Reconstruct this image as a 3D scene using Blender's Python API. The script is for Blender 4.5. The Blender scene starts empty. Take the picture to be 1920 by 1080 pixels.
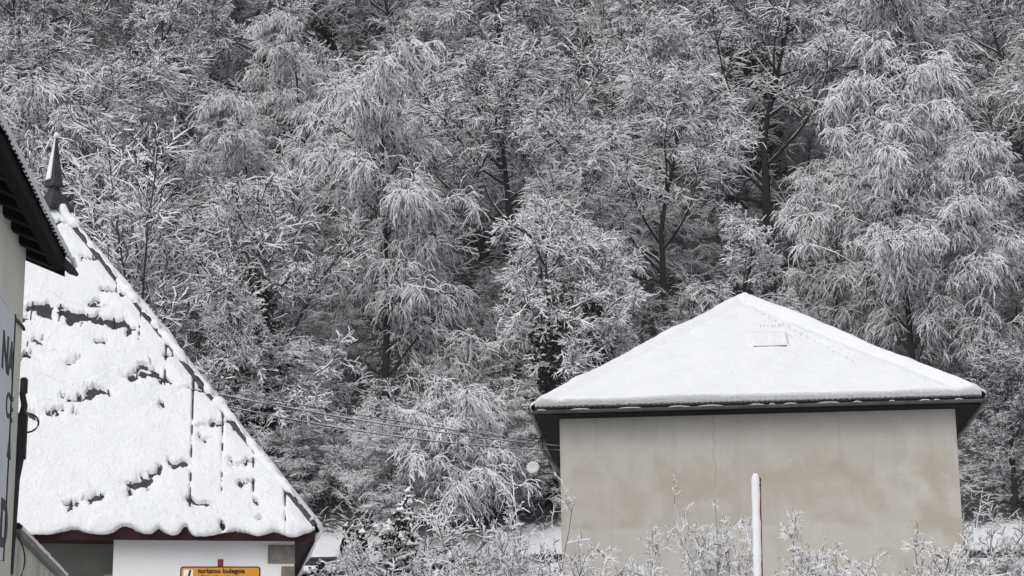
import bpy, math, random
import numpy as np
from math import sin, cos, radians, pi
from mathutils import Vector, Matrix

# ------------------------------------------------------------------ camera, sky, sun, exposure
sc = bpy.context.scene
FPX, PITCH, ROLL = 3806.0, radians(14.0), radians(0.65)     # focal length in 1920-wide pixels
EYE = np.array([0, 0, 1.6])
FW = np.array([0, cos(PITCH), sin(PITCH)])
_u = np.array([0, -sin(PITCH), cos(PITCH)]); _r = np.array([1.0, 0, 0])
RT = _r * cos(ROLL) - _u * sin(ROLL); UP = _u * cos(ROLL) + _r * sin(ROLL)
cd = bpy.data.cameras.new('camera'); cam = bpy.data.objects.new('camera', cd)
sc.collection.objects.link(cam); sc.camera = cam
cd.sensor_width = 36; cd.lens = FPX / 1920 * 36; cd.clip_start = 0.3; cd.clip_end = 900
cam.matrix_world = Matrix(((RT[0], UP[0], -FW[0], EYE[0]), (RT[1], UP[1], -FW[1], EYE[1]),
                           (RT[2], UP[2], -FW[2], EYE[2]), (0, 0, 0, 1)))
SUN_EL, SUN_AZ = radians(44), radians(208)                  # azimuth clockwise from +Y: behind the camera, a little left
wd = bpy.data.worlds.new('World'); sc.world = wd; wd.use_nodes = True
wn = wd.node_tree
bg = wn.nodes['Background']; bg.inputs[1].default_value = 0.13
sky = wn.nodes.new('ShaderNodeTexSky'); sky.sky_type = 'NISHITA'; sky.sun_disc = False
sky.sun_elevation = SUN_EL; sky.sun_rotation = SUN_AZ; sky.dust_density = 4.0; sky.air_density = 1.2
hs = wn.nodes.new('ShaderNodeHueSaturation'); hs.inputs['Saturation'].default_value = 0.22   # overcast: nearly no blue
wn.links.new(sky.outputs[0], hs.inputs['Color']); wn.links.new(hs.outputs[0], bg.inputs[0])
sl = bpy.data.lights.new('sun', 'SUN'); sl.energy = 0.65; sl.angle = radians(50); sl.color = (1, 0.985, 0.96)
sun = bpy.data.objects.new('sun', sl); sc.collection.objects.link(sun)
_sd = Vector((sin(SUN_AZ) * cos(SUN_EL), cos(SUN_AZ) * cos(SUN_EL), sin(SUN_EL)))
sun.rotation_euler = _sd.to_track_quat('Z', 'Y').to_euler(); sun.location = (0, -20, 60)
vs = sc.view_settings; vs.view_transform = 'Standard'; vs.look = 'None'; vs.gamma = 1; vs.exposure = 0.02
vs.use_curve_mapping = False
cy = sc.cycles; cy.max_bounces = 6; cy.diffuse_bounces = 3; cy.glossy_bounces = 2; cy.transmission_bounces = 2
cy.volume_bounces = 0; cy.use_denoising = True; cy.denoiser = 'OPENIMAGEDENOISE'; cy.denoising_input_passes = 'RGB_ALBEDO_NORMAL'; cy.denoising_prefilter = 'NONE'; cy.caustics_reflective = False; cy.caustics_refractive = False

# ------------------------------------------------------------------ helpers
C = sc.collection
def ray(x, y):
    return FW * FPX + RT * (x - 960) + UP * (540 - y)
def at(x, y, Y):
    d = ray(x, y); return EYE + d * (Y / d[1])
def tag(o, label=None, cat=None, group=None, kind=None):
    if label: o['label'] = label
    if cat: o['category'] = cat
    if group: o['group'] = group
    if kind: o['kind'] = kind
    return o
def empty(name, loc, rz=0, label=None, cat=None, group=None):
    o = bpy.data.objects.new(name, None); C.objects.link(o); o.location = loc; o.rotation_euler = (0, 0, rz)
    o.empty_display_size = 0.3
    return tag(o, label, cat, group)
def link(name, me, parent=None):
    o = bpy.data.objects.new(name, me); C.objects.link(o)
    if parent: o.parent = parent
    return o

def mesh_np(name, V, quads=None, tris=None, qm=None, tm=None, mats=(), smooth=False):
    V = np.asarray(V, np.float32).reshape(-1, 3)
    q = np.zeros((0, 4), np.int32) if quads is None else np.asarray(quads, np.int32).reshape(-1, 4)
    t = np.zeros((0, 3), np.int32) if tris is None else np.asarray(tris, np.int32).reshape(-1, 3)
    me = bpy.data.meshes.new(name)
    me.vertices.add(len(V)); me.vertices.foreach_set('co', V.ravel())
    me.loops.add(len(q) * 4 + len(t) * 3); me.polygons.add(len(q) + len(t))
    me.loops.foreach_set('vertex_index', np.concatenate([q.ravel(), t.ravel()]))
    me.polygons.foreach_set('loop_start', np.concatenate([np.arange(len(q)) * 4, len(q) * 4 + np.arange(len(t)) * 3]).astype(np.int32))
    for m in mats: me.materials.append(m)
    if qm is not None or tm is not None:
        a = np.concatenate([np.zeros(len(q), np.int32) if qm is None else np.asarray(qm, np.int32),
                            np.zeros(len(t), np.int32) if tm is None else np.asarray(tm, np.int32)])
        me.polygons.foreach_set('material_index', a)
    me.polygons.foreach_set('use_smooth', np.full(len(q) + len(t), smooth, bool))
    me.update(calc_edges=True)
    return me

class MB:
    """collects faces for one small mesh"""
    def __init__(s): s.v = []; s.f = []
    def box(s, x0, x1, y0, y1, z0, z1):
        b = len(s.v)
        s.v += [(x, y, z) for z in (z0, z1) for x, y in ((x0, y0), (x1, y0), (x1, y1), (x0, y1))]
        s.f += [tuple(b + i for i in f) for f in ((3, 2, 1, 0), (4, 5, 6, 7), (0, 1, 5, 4), (1, 2, 6, 5), (2, 3, 7, 6), (3, 0, 4, 7))]
        return s
    def hexa(s, p):                       # 8 points: bottom loop, top loop
        b = len(s.v); s.v += [tuple(q) for q in p]
        s.f += [tuple(b + i for i in f) for f in ((3, 2, 1, 0), (4, 5, 6, 7), (0, 1, 5, 4), (1, 2, 6, 5), (2, 3, 7, 6), (3, 0, 4, 7))]
        return s
    def face(s, p):
        b = len(s.v); s.v += [tuple(q) for q in p]; s.f.append(tuple(range(b, b + len(p)))); return s
    def tube(s, path, r, n=8, caps=True):
        path = [Vector(p) for p in path]; rs = r if hasattr(r, '__len__') else [r] * len(path); b = len(s.v)
        for i, p in enumerate(path):
            t = (path[min(i + 1, len(path) - 1)] - path[max(i - 1, 0)]).normalized()
            a = t.cross(Vector((0, 0, 1)) if abs(t.z) < .95 else Vector((1, 0, 0))).normalized(); c = a.cross(t)
            for k in range(n):
                q = p + (a * cos(2 * pi * k / n) + c * sin(2 * pi * k / n)) * rs[i]; s.v.append(tuple(q))
        for i in range(len(path) - 1):
            for k in range(n):
                s.f.append((b + i * n + k, b + i * n + (k + 1) % n, b + (i + 1) * n + (k + 1) % n, b + (i + 1) * n + k))
        if caps:
            s.f.append(tuple(b + k for k in reversed(range(n)))); e = b + (len(path) - 1) * n
            s.f.append(tuple(e + k for k in range(n)))
        return s
    def lathe(s, prof, n=12, ph=0, c=(0, 0, 0)):
        b = len(s.v)
        for r, z in prof:
            for k in range(n):
                a = 2 * pi * k / n + ph; s.v.append((c[0] + r * cos(a), c[1] + r * sin(a), c[2] + z))
        for i in range(len(prof) - 1):
            for k in range(n):
                s.f.append((b + i * n + k, b + i * n + (k + 1) % n, b + (i + 1) * n + (k + 1) % n, b + (i + 1) * n + k))
        s.f.append(tuple(b + k for k in reversed(range(n)))); e = b + (len(prof) - 1) * n
        s.f.append(tuple(e + k for k in range(n)))
        return s
    def mesh(s, name, mat, bevel=0, smooth=False):
        me = bpy.data.meshes.new(name); me.from_pydata(s.v, [], s.f); me.materials.append(mat)
        if bevel:
            import bmesh
            bm = bmesh.new(); bm.from_mesh(me); bmesh.ops.remove_doubles(bm, verts=bm.verts, dist=1e-5)
            bmesh.ops.bevel(bm, geom=list(bm.edges), offset=bevel, segments=2, affect='EDGES'); bm.to_mesh(me); bm.free()
        if smooth: me.polygons.foreach_set('use_smooth', [True] * len(me.polygons))
        me.update(); return me
    def obj(s, name, mat, parent=None, bevel=0, smooth=False):
        return link(name, s.mesh(name, mat, bevel, smooth), parent)

def _hash(ix, iy, seed):
    h = (ix.astype(np.int64) * 374761393 + iy.astype(np.int64) * 668265263 + seed * 974711) & 0x7fffffff
    h = ((h ^ (h >> 13)) * 1274126177) & 0x7fffffff
    return ((h ^ (h >> 16)) & 0xffff) / 65535.0
def vnoise(x, y, seed=0):
    x = np.asarray(x, float); y = np.asarray(y, float)
    ix = np.floor(x); iy = np.floor(y); fx = x - ix; fy = y - iy
    fx = fx * fx * (3 - 2 * fx); fy = fy * fy * (3 - 2 * fy); ix = ix.astype(int); iy = iy.astype(int)
    a = _hash(ix, iy, seed); b = _hash(ix + 1, iy, seed); c = _hash(ix, iy + 1, seed); d = _hash(ix + 1, iy + 1, seed)
    return (a * (1 - fx) + b * fx) * (1 - fy) + (c * (1 - fx) + d * fx) * fy
def fbm(x, y, seed=0, o=4):
    s = 0; a = .5; t = 0
    for k in range(o):
        s = s + a * vnoise(x * 2 ** k, y * 2 ** k, seed + k * 17); t += a; a *= .5
    return s / t * 2 - 1          # about -1 .. 1

# ------------------------------------------------------------------ materials
def mat(name, col, rough=0.8, col2=None, scale=4.0, detail=6, lo=.35, hi=.65, bump=0, bscale=30, spec=.3, stretch=(1, 1, 1), metallic=0):
    m = bpy.data.materials.new(name); m.use_nodes = True; nt = m.node_tree; N = nt.nodes; b = N['Principled BSDF']
    b.inputs['Base Color'].default_value = (*col, 1); b.inputs['Roughness'].default_value = rough
    b.inputs['Specular IOR Level'].default_value = spec; b.inputs['Metallic'].default_value = metallic
    tc = N.new('ShaderNodeTexCoord'); mp = N.new('ShaderNodeMapping'); mp.inputs['Scale'].default_value = stretch
    nt.links.new(tc.outputs['Object'], mp.inputs[0])
    if col2:
        n = N.new('ShaderNodeTexNoise'); n.inputs['Scale'].default_value = scale; n.inputs['Detail'].default_value = detail
        r = N.new('ShaderNodeValToRGB'); r.color_ramp.elements[0].position = lo; r.color_ramp.elements[1].position = hi
        r.color_ramp.elements[0].color = (*col, 1); r.color_ramp.elements[1].color = (*col2, 1)
        nt.links.new(mp.outputs[0], n.inputs[0]); nt.links.new(n.outputs[0], r.inputs[0]); nt.links.new(r.outputs[0], b.inputs['Base Color'])
    if bump:
        n2 = N.new('ShaderNodeTexNoise'); n2.inputs['Scale'].default_value = bscale; n2.inputs['Detail'].default_value = 5
        bp = N.new('ShaderNodeBump'); bp.inputs['Strength'].default_value = bump; bp.inputs['Distance'].default_value = .05
        nt.links.new(mp.outputs[0], n2.inputs[0]); nt.links.new(n2.outputs[0], bp.inputs['Height']); nt.links.new(bp.outputs[0], b.inputs['Normal'])
    return m
def diffuse(name, col):
    m = bpy.data.materials.new(name); m.use_nodes = True; nt = m.node_tree
    for n in list(nt.nodes):
        if n.type == 'BSDF_PRINCIPLED': nt.nodes.remove(n)
    d = nt.nodes.new('ShaderNodeBsdfDiffuse'); d.inputs[0].default_value = (*col, 1)
    nt.links.new(d.outputs[0], nt.nodes['Material Output'].inputs[0]); return m
M = {}
M['snow'] = mat('snow', (.83, .843, .865), .9, (.80, .815, .84), 1.3, bump=.5, bscale=16, spec=.1)
M['twig_snow'] = diffuse('twig_snow', (.82, .825, .85))
M['bark'] = diffuse('bark', (.045, .041, .044))
M['twig'] = diffuse('twig', (.10, .092, .102))
M['red_twig'] = diffuse('red_twig', (.17, .125, .12))
M['ivy'] = diffuse('ivy', (.028, .033, .026))
M['zinc'] = mat('zinc', (.055, .056, .062), .6, (.03, .031, .035), 5, spec=.3)
M['tile'] = mat('tile', (.03, .027, .025), .9, (.016, .015, .014), 6, spec=.15)
M['soffit'] = mat('soffit', (.045, .04, .036), .85, (.03, .026, .023), 8, stretch=(1, 8, 8))
M['black_wood'] = mat('black_wood', (.012, .011, .010), .9, (.006, .006, .006), 9, stretch=(8, 1, 1), spec=.1)
M['red_wood'] = mat('red_wood', (.034, .008, .009), .85, (.02, .006, .007), 5, stretch=(6, 1, 1))
M['white_paint'] = mat('white_paint', (.84, .845, .85), .85, (.81, .815, .82), 2, bump=.05, bscale=60)
M['grey_render'] = mat('grey_render', (.21, .21, .19), .9, (.17, .17, .155), 2.5, bump=.1, bscale=40)
M['cream'] = mat('cream', (.68, .67, .60), .9, (.58, .57, .50), 1.6, bump=.1, bscale=50, stretch=(1, 1, .3))
M['stained'] = mat('stained', (.55, .53, .48), .9, (.30, .28, .25), 2.2, lo=.42, hi=.7, bump=.1, bscale=50, stretch=(1, 1, .25))
M['stone'] = mat('stone', (.27, .26, .23), .9, (.17, .165, .15), 6, bump=.4, bscale=14)
M['stone2'] = mat('brown_stone', (.25, .20, .17), .9, (.17, .145, .125), 6, bump=.4, bscale=14)
M['gutter'] = mat('gutter', (.13, .13, .13), .5, (.07, .07, .07), 3, metallic=.3)
M['dark_metal'] = mat('dark_metal', (.03, .03, .032), .6)
M['rail'] = mat('weathered_rail', (.055, .055, .06), .6, (.035, .035, .04), 3)
M['panel'] = mat('sign_panel', (.60, .63, .68), .6, (.68, .69, .71), 1.5)
M['ink'] = mat('ink', (.06, .065, .08), .7)
M['orange'] = mat('orange_sign', (.68, .30, .03), .6, (.62, .27, .03), 3)
M['sign_ink'] = mat('sign_ink', (.045, .025, .012), .7)
M['red_post'] = mat('red_post', (.24, .018, .04), .55)
M['blue_grey'] = mat('blue_grey', (.16, .17, .20), .6)
M['shutter'] = mat('shutter', (.06, .065, .08), .6)
M['dish'] = mat('dish', (.62, .63, .63), .5)
M['cable'] = mat('cable', (.03, .03, .03), .7)

def wall_material():
    m = bpy.data.materials.new('stained_render'); m.use_nodes = True; nt = m.node_tree; N = nt.nodes; L = nt.links; b = N['Principled BSDF']
    b.inputs['Roughness'].default_value = .92; b.inputs['Specular IOR Level'].default_value = .15
    tc = N.new('ShaderNodeTexCoord'); sp = N.new('ShaderNodeSeparateXYZ'); L.new(tc.outputs['Object'], sp.inputs[0])
    def noise(scale, detail, st=(1, 1, 1), dist=0):
        mp = N.new('ShaderNodeMapping'); mp.inputs['Scale'].default_value = st; L.new(tc.outputs['Object'], mp.inputs[0])
        n = N.new('ShaderNodeTexNoise'); n.inputs['Scale'].default_value = scale; n.inputs['Detail'].default_value = detail
        n.inputs['Distortion'].default_value = dist; L.new(mp.outputs[0], n.inputs[0]); return n.outputs[0]
    def math_(op, a, b_=None, c=None, clamp=False):
        n = N.new('ShaderNodeMath'); n.operation = op; n.use_clamp = clamp
        for i, x in enumerate((a, b_, c)):
            if x is None: continue
            if isinstance(x, (int, float)): n.inputs[i].default_value = x
            else: L.new(x, n.inputs[i])
        return n.outputs[0]
    def ramp(x, p0, p1, c0=(0, 0, 0), c1=(1, 1, 1)):
        r = N.new('ShaderNodeValToRGB'); r.color_ramp.elements[0].position = p0; r.color_ramp.elements[1].position = p1
        r.color_ramp.elements[0].color = (*c0, 1); r.color_ramp.elements[1].color = (*c1, 1); L.new(x, r.inputs[0]); return r.outputs[0]
    def mix(f, a, b_):
        n = N.new('ShaderNodeMix'); n.data_type = 'RGBA'
        if isinstance(f, (int, float)): n.inputs[0].default_value = f
        else: L.new(f, n.inputs[0])
        for i, x in ((6, a), (7, b_)):
            if isinstance(x, tuple): n.inputs[i].default_value = (*x, 1)
            else: L.new(x, n.inputs[i])
        return n.outputs[2]
    z = sp.outputs['Z']; x = sp.outputs['X']
    wob = math_('MULTIPLY', math_('SUBTRACT', noise(1.1, 4), .5), 1.3)
    zz = math_('ADD', z, wob)
    # brown damp band across the middle storey, its lower edge fairly crisp
    band = math_('MULTIPLY', ramp(math_('DIVIDE', zz, 12), .53, .63, (1, 1, 1), (0, 0, 0)),
                 ramp(math_('DIVIDE', math_('ADD', z, math_('MULTIPLY', wob, .12)), 12), .430, .439))
    patch = math_('ADD', math_('MULTIPLY', ramp(noise(.55, 8, (1, 1, 1.4), .6), .44, .56), .7), math_('MULTIPLY', ramp(noise(1.7, 8, (1, 1, 1.2), .3), .46, .6), .4))
    f1 = math_('MULTIPLY', band, math_('ADD', math_('MULTIPLY', patch, .8), .28), clamp=True)
    c = mix(ramp(noise(.8, 7), .35, .7), (.55, .538, .508), (.51, .49, .457))
    c = mix(f1, c, (.425, .387, .328))
    low = ramp(math_('DIVIDE', math_('ADD', z, math_('MULTIPLY', wob, .15)), 12), .420, .432, (1, 1, 1), (0, 0, 0))
    c = mix(math_('MULTIPLY', math_('MULTIPLY', low, ramp(noise(.6, 3), .35, .6)), .7), c, (.52, .51, .47))
    streak = ramp(noise(2.2, 5, (1.6, 1.6, .12)), .52, .78)
    c = mix(math_('MULTIPLY', streak, .32), c, (.30, .275, .24))
    blot = math_('MULTIPLY', ramp(noise(1.1, 9, (1, 1, 1), .8), .50, .58), .35)
    c = mix(blot, c, (.47, .44, .40))
    blot2 = math_('MULTIPLY', ramp(noise(.75, 9, (1.2, 1, 1), 1.0), .54, .60), .4)
    c = mix(blot2, c, (.57, .55, .53))
    gr = ramp(noise(40, 8), .3, .75)
    c = mix(math_('MULTIPLY', gr, .3), c, (.42, .395, .36))
    hb = math_('MULTIPLY', ramp(noise(.9, 9, (1, 1, 1.25), .3), .46, .60), math_('MULTIPLY', ramp(math_('DIVIDE', x, 12), .35, .7), .7))
    c = mix(math_('MULTIPLY', hb, ramp(math_('DIVIDE', zz, 12), .56, .63, (1, 1, 1), (0, 0, 0))), c, (.405, .358, .305))
    speck = ramp(noise(14, 6), .56, .80)
    c = mix(math_('MULTIPLY', speck, .25), c, (.30, .28, .25))
    # one wandering crack
    cx = math_('ADD', math_('MULTIPLY', math_('SUBTRACT', noise(1.6, 6, (0, 0, 1)), .5), .55), 4.62)
    dcr = math_('ABSOLUTE', math_('SUBTRACT', x, cx))
    crack = math_('MULTIPLY', math_('LESS_THAN', dcr, .012), math_('GREATER_THAN', z, 6.3))
    c = mix(math_('MULTIPLY', crack, .3), c, (.12, .11, .10))
    L.new(c, b.inputs['Base Color'])
    bp = N.new('ShaderNodeBump'); bp.inputs['Strength'].default_value = .25; bp.inputs['Distance'].default_value = .03
    L.new(noise(22, 6), bp.inputs['Height']); L.new(bp.outputs[0], b.inputs['Normal'])
    return m
def ground_material():
    m = bpy.data.materials.new('snowy_forest_floor'); m.use_nodes = True; nt = m.node_tree; N = nt.nodes; L = nt.links; b = N['Principled BSDF']
    b.inputs['Roughness'].default_value = .95; b.inputs['Specular IOR Level'].default_value = .1
    tc = N.new('ShaderNodeTexCoord'); sp = N.new('ShaderNodeSeparateXYZ'); L.new(tc.outputs['Object'], sp.inputs[0])
    n = N.new('ShaderNodeTexNoise'); n.inputs['Scale'].default_value = 4.5; n.inputs['Detail'].default_value = 9; n.inputs['Roughness'].default_value = .7
    L.new(tc.outputs['Object'], n.inputs[0])
    mr = N.new('ShaderNodeMapRange'); mr.inputs[1].default_value = 74.8; mr.inputs[2].default_value = 77; mr.inputs[3].default_value = .26; mr.inputs[4].default_value = -.08
    L.new(sp.outputs['Y'], mr.inputs[0])
    a = N.new('ShaderNodeMath'); a.operation = 'ADD'; L.new(n.outputs[0], a.inputs[0]); L.new(mr.outputs[0], a.inputs[1])
    r = N.new('ShaderNodeValToRGB'); r.color_ramp.elements[0].position = .44; r.color_ramp.elements[1].position = .56
    r.color_ramp.elements[0].color = (.085, .078, .082, 1); r.color_ramp.elements[1].color = (.82, .83, .86, 1)
    L.new(a.outputs[0], r.inputs[0]); L.new(r.outputs[0], b.inputs['Base Color'])
    bp = N.new('ShaderNodeBump'); bp.inputs['Strength'].default_value = .6; bp.inputs['Distance'].default_value = .2
    L.new(n.outputs[0], bp.inputs['Height']); L.new(bp.outputs[0], b.inputs['Normal'])
    return m
M['wall'] = wall_material(); M['ground'] = ground_material()

# ------------------------------------------------------------------ terrain
_GY = [-80, 33, 41, 60, 68.4, 69, 72.5, 75, 77, 82, 90, 140, 175, 260]
_GZ = [0, 0, 3.6, 4.6, 8.7, 8.9, 9.1, 10.8, 11.6, 14.6, 20.4, 60, 84, 128]
def ground_z(x, y):
    x = np.asarray(x, float); y = np.asarray(y, float)
    z = np.interp(y, _GY, _GZ)
    k = np.clip((y - 76) / 12, 0, 1)
    return z + k * 1.6 * fbm(x * .07 + 3, y * .07, 5, 3) + np.clip((y - 34) / 6, 0, 1) * .12 * fbm(x * .5, y * .5, 9, 3)
ys = np.concatenate([np.arange(-80, 30, 10), np.arange(30, 66, 1.5), np.arange(66, 84, .5), np.arange(84, 150, 2), np.arange(150, 261, 10)])
xs = np.concatenate([np.arange(-170, -50, 8), np.arange(-50, 50, 1.25), np.arange(50, 171, 8)])
gx, gy = np.meshgrid(xs, ys); gz = ground_z(gx, gy)
idx = np.arange(gx.size).reshape(gx.shape)
q = np.stack([idx[:-1, :-1], idx[:-1, 1:], idx[1:, 1:], idx[1:, :-1]], -1)
tag(link('hillside_ground', mesh_np('hillside_ground', np.stack([gx, gy, gz], -1), q, mats=[M['ground']], smooth=True)), kind='structure')

# ------------------------------------------------------------------ snow slab on one triangular or four-sided roof face
def snow_face(A, B, Ct, thick, srange, rows, over, n_up=(0, 0, 1), Cl=None, sgn=1, vmax=.99, seed=0):
    """A-B eave, Ct (or Cl..Ct) top edge; thick(P,s,v)->thickness along the normal; over(s)->how far it hangs past the eave"""
    A, B, Ct = (np.asarray(p, float) for p in (A, B, Ct)); Cl = Ct if Cl is None else np.asarray(Cl, float)
    s = np.asarray(srange, float); v = np.asarray(rows, float)
    n = np.cross(B - A, (Ct + Cl) / 2 - A); n /= np.linalg.norm(n)
    if n[2] < 0: n = -n
    mid = (Ct + Cl) / 2 - (A + B) / 2; down = -mid / np.linalg.norm(mid)
    S, Vv = np.meshgrid(s, v)
    E0 = A + (B - A) * S[..., None]; T0 = Cl + (Ct - Cl) * S[..., None]
    P = E0 + (T0 - E0) * Vv[..., None]
    t = thick(P, S, Vv)
    top = P + n * t[..., None]
    ov = over(s)[:, None]
    e = A + (B - A) * s[:, None]
    t0 = t[0][:, None]
    rim = [e - down * .12 - n * .015, e + down * ov * .75 - n * .03 - np.array([0, 0, .02]), e + down * ov * 1.0 + n * (t0 * .18),
           e + down * ov * 1.0 + n * (t0 * .5), e + down * ov * .72 + n * (t0 * .85)]
    G = np.concatenate([np.stack(rim), top], 0)
    H, W = G.shape[:2]; i = np.arange(H * W).reshape(H, W)
    q = np.stack([i[:-1, :-1], i[:-1, 1:], i[1:, 1:], i[1:, :-1]], -1).reshape(-1, 4)
    fn = np.cross(G[3, 1] - G[3, 0], G[-2, 0] - G[3, 0])
    if np.dot(fn, n) < 0: q = q[:, ::-1]
    return G.reshape(-1, 3), q
def edge_taper(s, a, b): return np.clip(s / a, 0, 1) ** .5 * np.clip((1 - s) / b, 0, 1) ** .5
def plane_hit(px, py, P0, n):
    d = ray(px, py); k = np.dot(P0 - EYE, n) / np.dot(d, n); return EYE + d * k
def to_local(p, org, rz):
    d = np.asarray(p) - np.asarray(org); return np.array([d[0] * cos(rz) + d[1] * sin(rz), -d[0] * sin(rz) + d[1] * cos(rz), d[2]])
def to_world(p, org, rz):
    return np.array([org[0] + p[0] * cos(rz) - p[1] * sin(rz), org[1] + p[0] * sin(rz) + p[1] * cos(rz), org[2] + p[2]])

# ------------------------------------------------------------------ grey rendered house with snowy hipped roof
def grey_house():
    Lc = at(1003, 765, 52.0); rz = radians(-4.7); gz0 = 3.0
    org = np.array([Lc[0], Lc[1], gz0])
    h = empty('rendered_house', org, rz, 'tall windowless grey-beige rendered house under a snow-covered hipped roof', 'house')
    W, D = 11.445, 16.0; ze = Lc[2] - gz0; run = W / 2; rise = 15.42 - Lc[2]
    ap = np.array([W / 2, run, ze + rise]); ap2 = np.array([W / 2, D - run, ze + rise])
    ov = .60; zt = at(1050, 785, 52.55)[2] - gz0
    MB().box(ov, W - ov, ov, D - ov, 0, zt).obj('wall', M['wall'], h, bevel=.012)
    # roof deck (solid hip body sits just under the snow)
    c = [(0, 0), (W, 0), (W, D), (0, D)]
    m = MB(); zb = ze - .10
    b = [(x, y, zb) for x, y in c] + [(x, y, ze - .04) for x, y in c] + [(ap[0], ap[1], ap[2] - .04), (ap2[0], ap2[1], ap2[2] - .04)]
    m.v = b; m.f = [(3, 2, 1, 0), (0, 1, 5, 4), (1, 2, 6, 5), (2, 3, 7, 6), (3, 0, 4, 7), (4, 5, 8), (5, 6, 9, 8), (6, 7, 9), (7, 4, 8, 9)]
    roof = m.obj('roof', M['tile'], h)
    # boarded soffit, stepping in to the wall head
    for k, (x0, x1, y0, y1) in enumerate(((.03, W - .03, .03, ov - .002), (.03, ov - .002, ov, D - ov), (W - ov + .002, W - .03, ov, D - ov))):
        MB().box(x0, x1, y0, y1, zt - .012, zb - .003).obj('soffit', M['black_wood'], h)
    # eave tiles, one by one
    a = np.linspace(0, pi, 7); n = 82; pit = W / n
    m = MB(); sl_ = rise / run
    for yy, zz in ((0, 0), (.42, .42 * sl_)):
        for r in (pit * .48, pit * .33):
            for t in a: m.v.append((r * cos(t), yy, zz + r * sin(t) * 1.15))
    for k in range(6):
        m.f += [(k, k + 1, 14 + k + 1, 14 + k), (7 + k + 1, 7 + k, 21 + k, 21 + k + 1), (k + 1, k, 7 + k, 7 + k + 1)]
    tm = m.mesh('tile', M['tile'])
    for i in range(n):
        o = link('tile', tm, roof); o.location = ((i + .5) * pit, -.05, ze - .055)
    # half-round gutter on three sides
    def gutter(p, q, nm='gutter'):
        p = Vector(p); q = Vector(q); d = (q - p).normalized(); s = Vector((-d.y, d.x, 0)); m = MB(); K = 8
        for e in (p, q):
            for r in (.075, .062):
                for k in range(K + 1):
                    t = pi + pi * k / K; m.v.append(tuple(e + s * (r * cos(t)) + Vector((0, 0, r * sin(t)))))
        o_ = 2 * (K + 1)
        for k in range(K):
            m.f += [(k, k + 1, o_ + k + 1, o_ + k), (K + 1 + k + 1, K + 1 + k, o_ + K + 1 + k, o_ + K + 1 + k + 1)]
        for k0 in (0, K):
            m.f.append((k0, K + 1 + k0, o_ + K + 1 + k0, o_ + k0))
        return m.obj(nm, M['gutter'], h, smooth=False)
    g = gutter((-.07, -.10, ze - .10), (W + .07, -.10, ze - .10)); gutter((-.09, D, ze - .10), (-.09, -.02, ze - .10)); gutter((W + .09, 0, ze - .10), (W + .09, D, ze - .10))
    rr = random.Random(4); x = .02                               # broken strips of snow left lying in the gutter
    while x < W - .3:
        L_ = rr.uniform(.15, .75); w = []
        for k in range(6):
            w.append((x + L_ * k / 5, -.155, ze - .105 + .028 * sin(pi * k / 5) + rr.uniform(-.006, .006)))
        MB().tube(w, [.003, .009, .013, .010, .012, .003], 6).obj('gutter_snow', M['snow'], h); x += L_ + rr.uniform(.05, .7)
    # snow
    wl = lambda px, py: to_local(plane_hit(px, py, to_world((0, 0, ze + .2), org, rz), to_world((0, -rise, run), (0, 0, 0), rz)), org, rz)
    holes = []
    rr = random.Random(8)
    for px, py, rx, rz_ in ([(1398 + 12 * k, 571 + 6.3 * k + rr.uniform(-1.5, 1.5), rr.uniform(.03, .07), rr.uniform(.02, .035)) for k in range(2, 18)]
                           + [(1428 + 7 * k, 612 - .3 * k, .025, .05) for k in range(7)] + [(1485, 631, .05, .025), (1494, 630, .03, .02), (1503, 630, .03, .02), (1541, 637, .05, .02), (1555, 637, .03, .02)]):
        p = wl(px, py); holes.append((p[0], p[1], rx, rz_, rr.choice((.14, .2, .3, .33))))
    wc = wl(1442, 641)
    def th(P, S, V):
        x, y = P[..., 0], P[..., 1]
        sx = S * W * (1 - V); sr = (1 - S) * W * (1 - V)
        t = .23 + .06 * fbm(x * .5, y * .8, 3) + .012 * fbm(x * 2.2, y * 3, 6) + .006 * fbm(x * 9, y * 9, 2)
        t *= np.clip(sx / .22 + .35, 0, 1) ** .6 * np.clip(sr / .22 + .35, 0, 1) ** .6
        # a drift line runs just inside either hip, where the ridge tiles stand under the snow
        for dd in (sx, sr): t += .05 * np.exp(-((dd - .12) / .22) ** 2) * (1 + .5 * fbm(x * 1.6, y * 1.6, 12)) - .045 * np.exp(-((dd - .62) / .16) ** 2)
        wu = (x - wc[0]); wv = -(y - wc[1]) / cos(math.atan2(rise, run))
        t = t + .10 * np.clip((.52 - np.abs(wu)) / .07, 0, 1) * np.clip((wv + .62) / .35, 0, 1) * np.clip((.425 - wv) / .03, 0, 1) * (1 + .15 * fbm(x * 6, y * 6, 9))
        for hx, hy, rx, ry, am in holes: t = t - am * .9 * np.exp(-(((x - hx) / rx) ** 2 + ((y - hy) / ry) ** 2))
        return t
    s = np.linspace(0, 1, 300); rows = np.concatenate([np.linspace(0.004, .08, 14), np.linspace(.084, .965, 170)])
    over = lambda s: .015 + .012 * fbm(s * 40, s * 0, 5) + .006 * np.sin(s * n * 2 * pi)
    V1, q1 = snow_face((0, -.03, ze + .035), (W, -.03, ze + .035), ap, th, s, rows, over)
    def th2(P, S, V):
        return (.24 + .06 * fbm(P[..., 0] * .6, P[..., 1] * .6, 31)) * np.clip(np.minimum(S, 1 - S) / .02 + .35, 0, 1) ** .6
    s2 = np.linspace(0, 1, 60); r2 = np.linspace(.004, .995, 30); ov2 = lambda s: .1 + .03 * fbm(s * 20, s * 0, 7)
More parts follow.
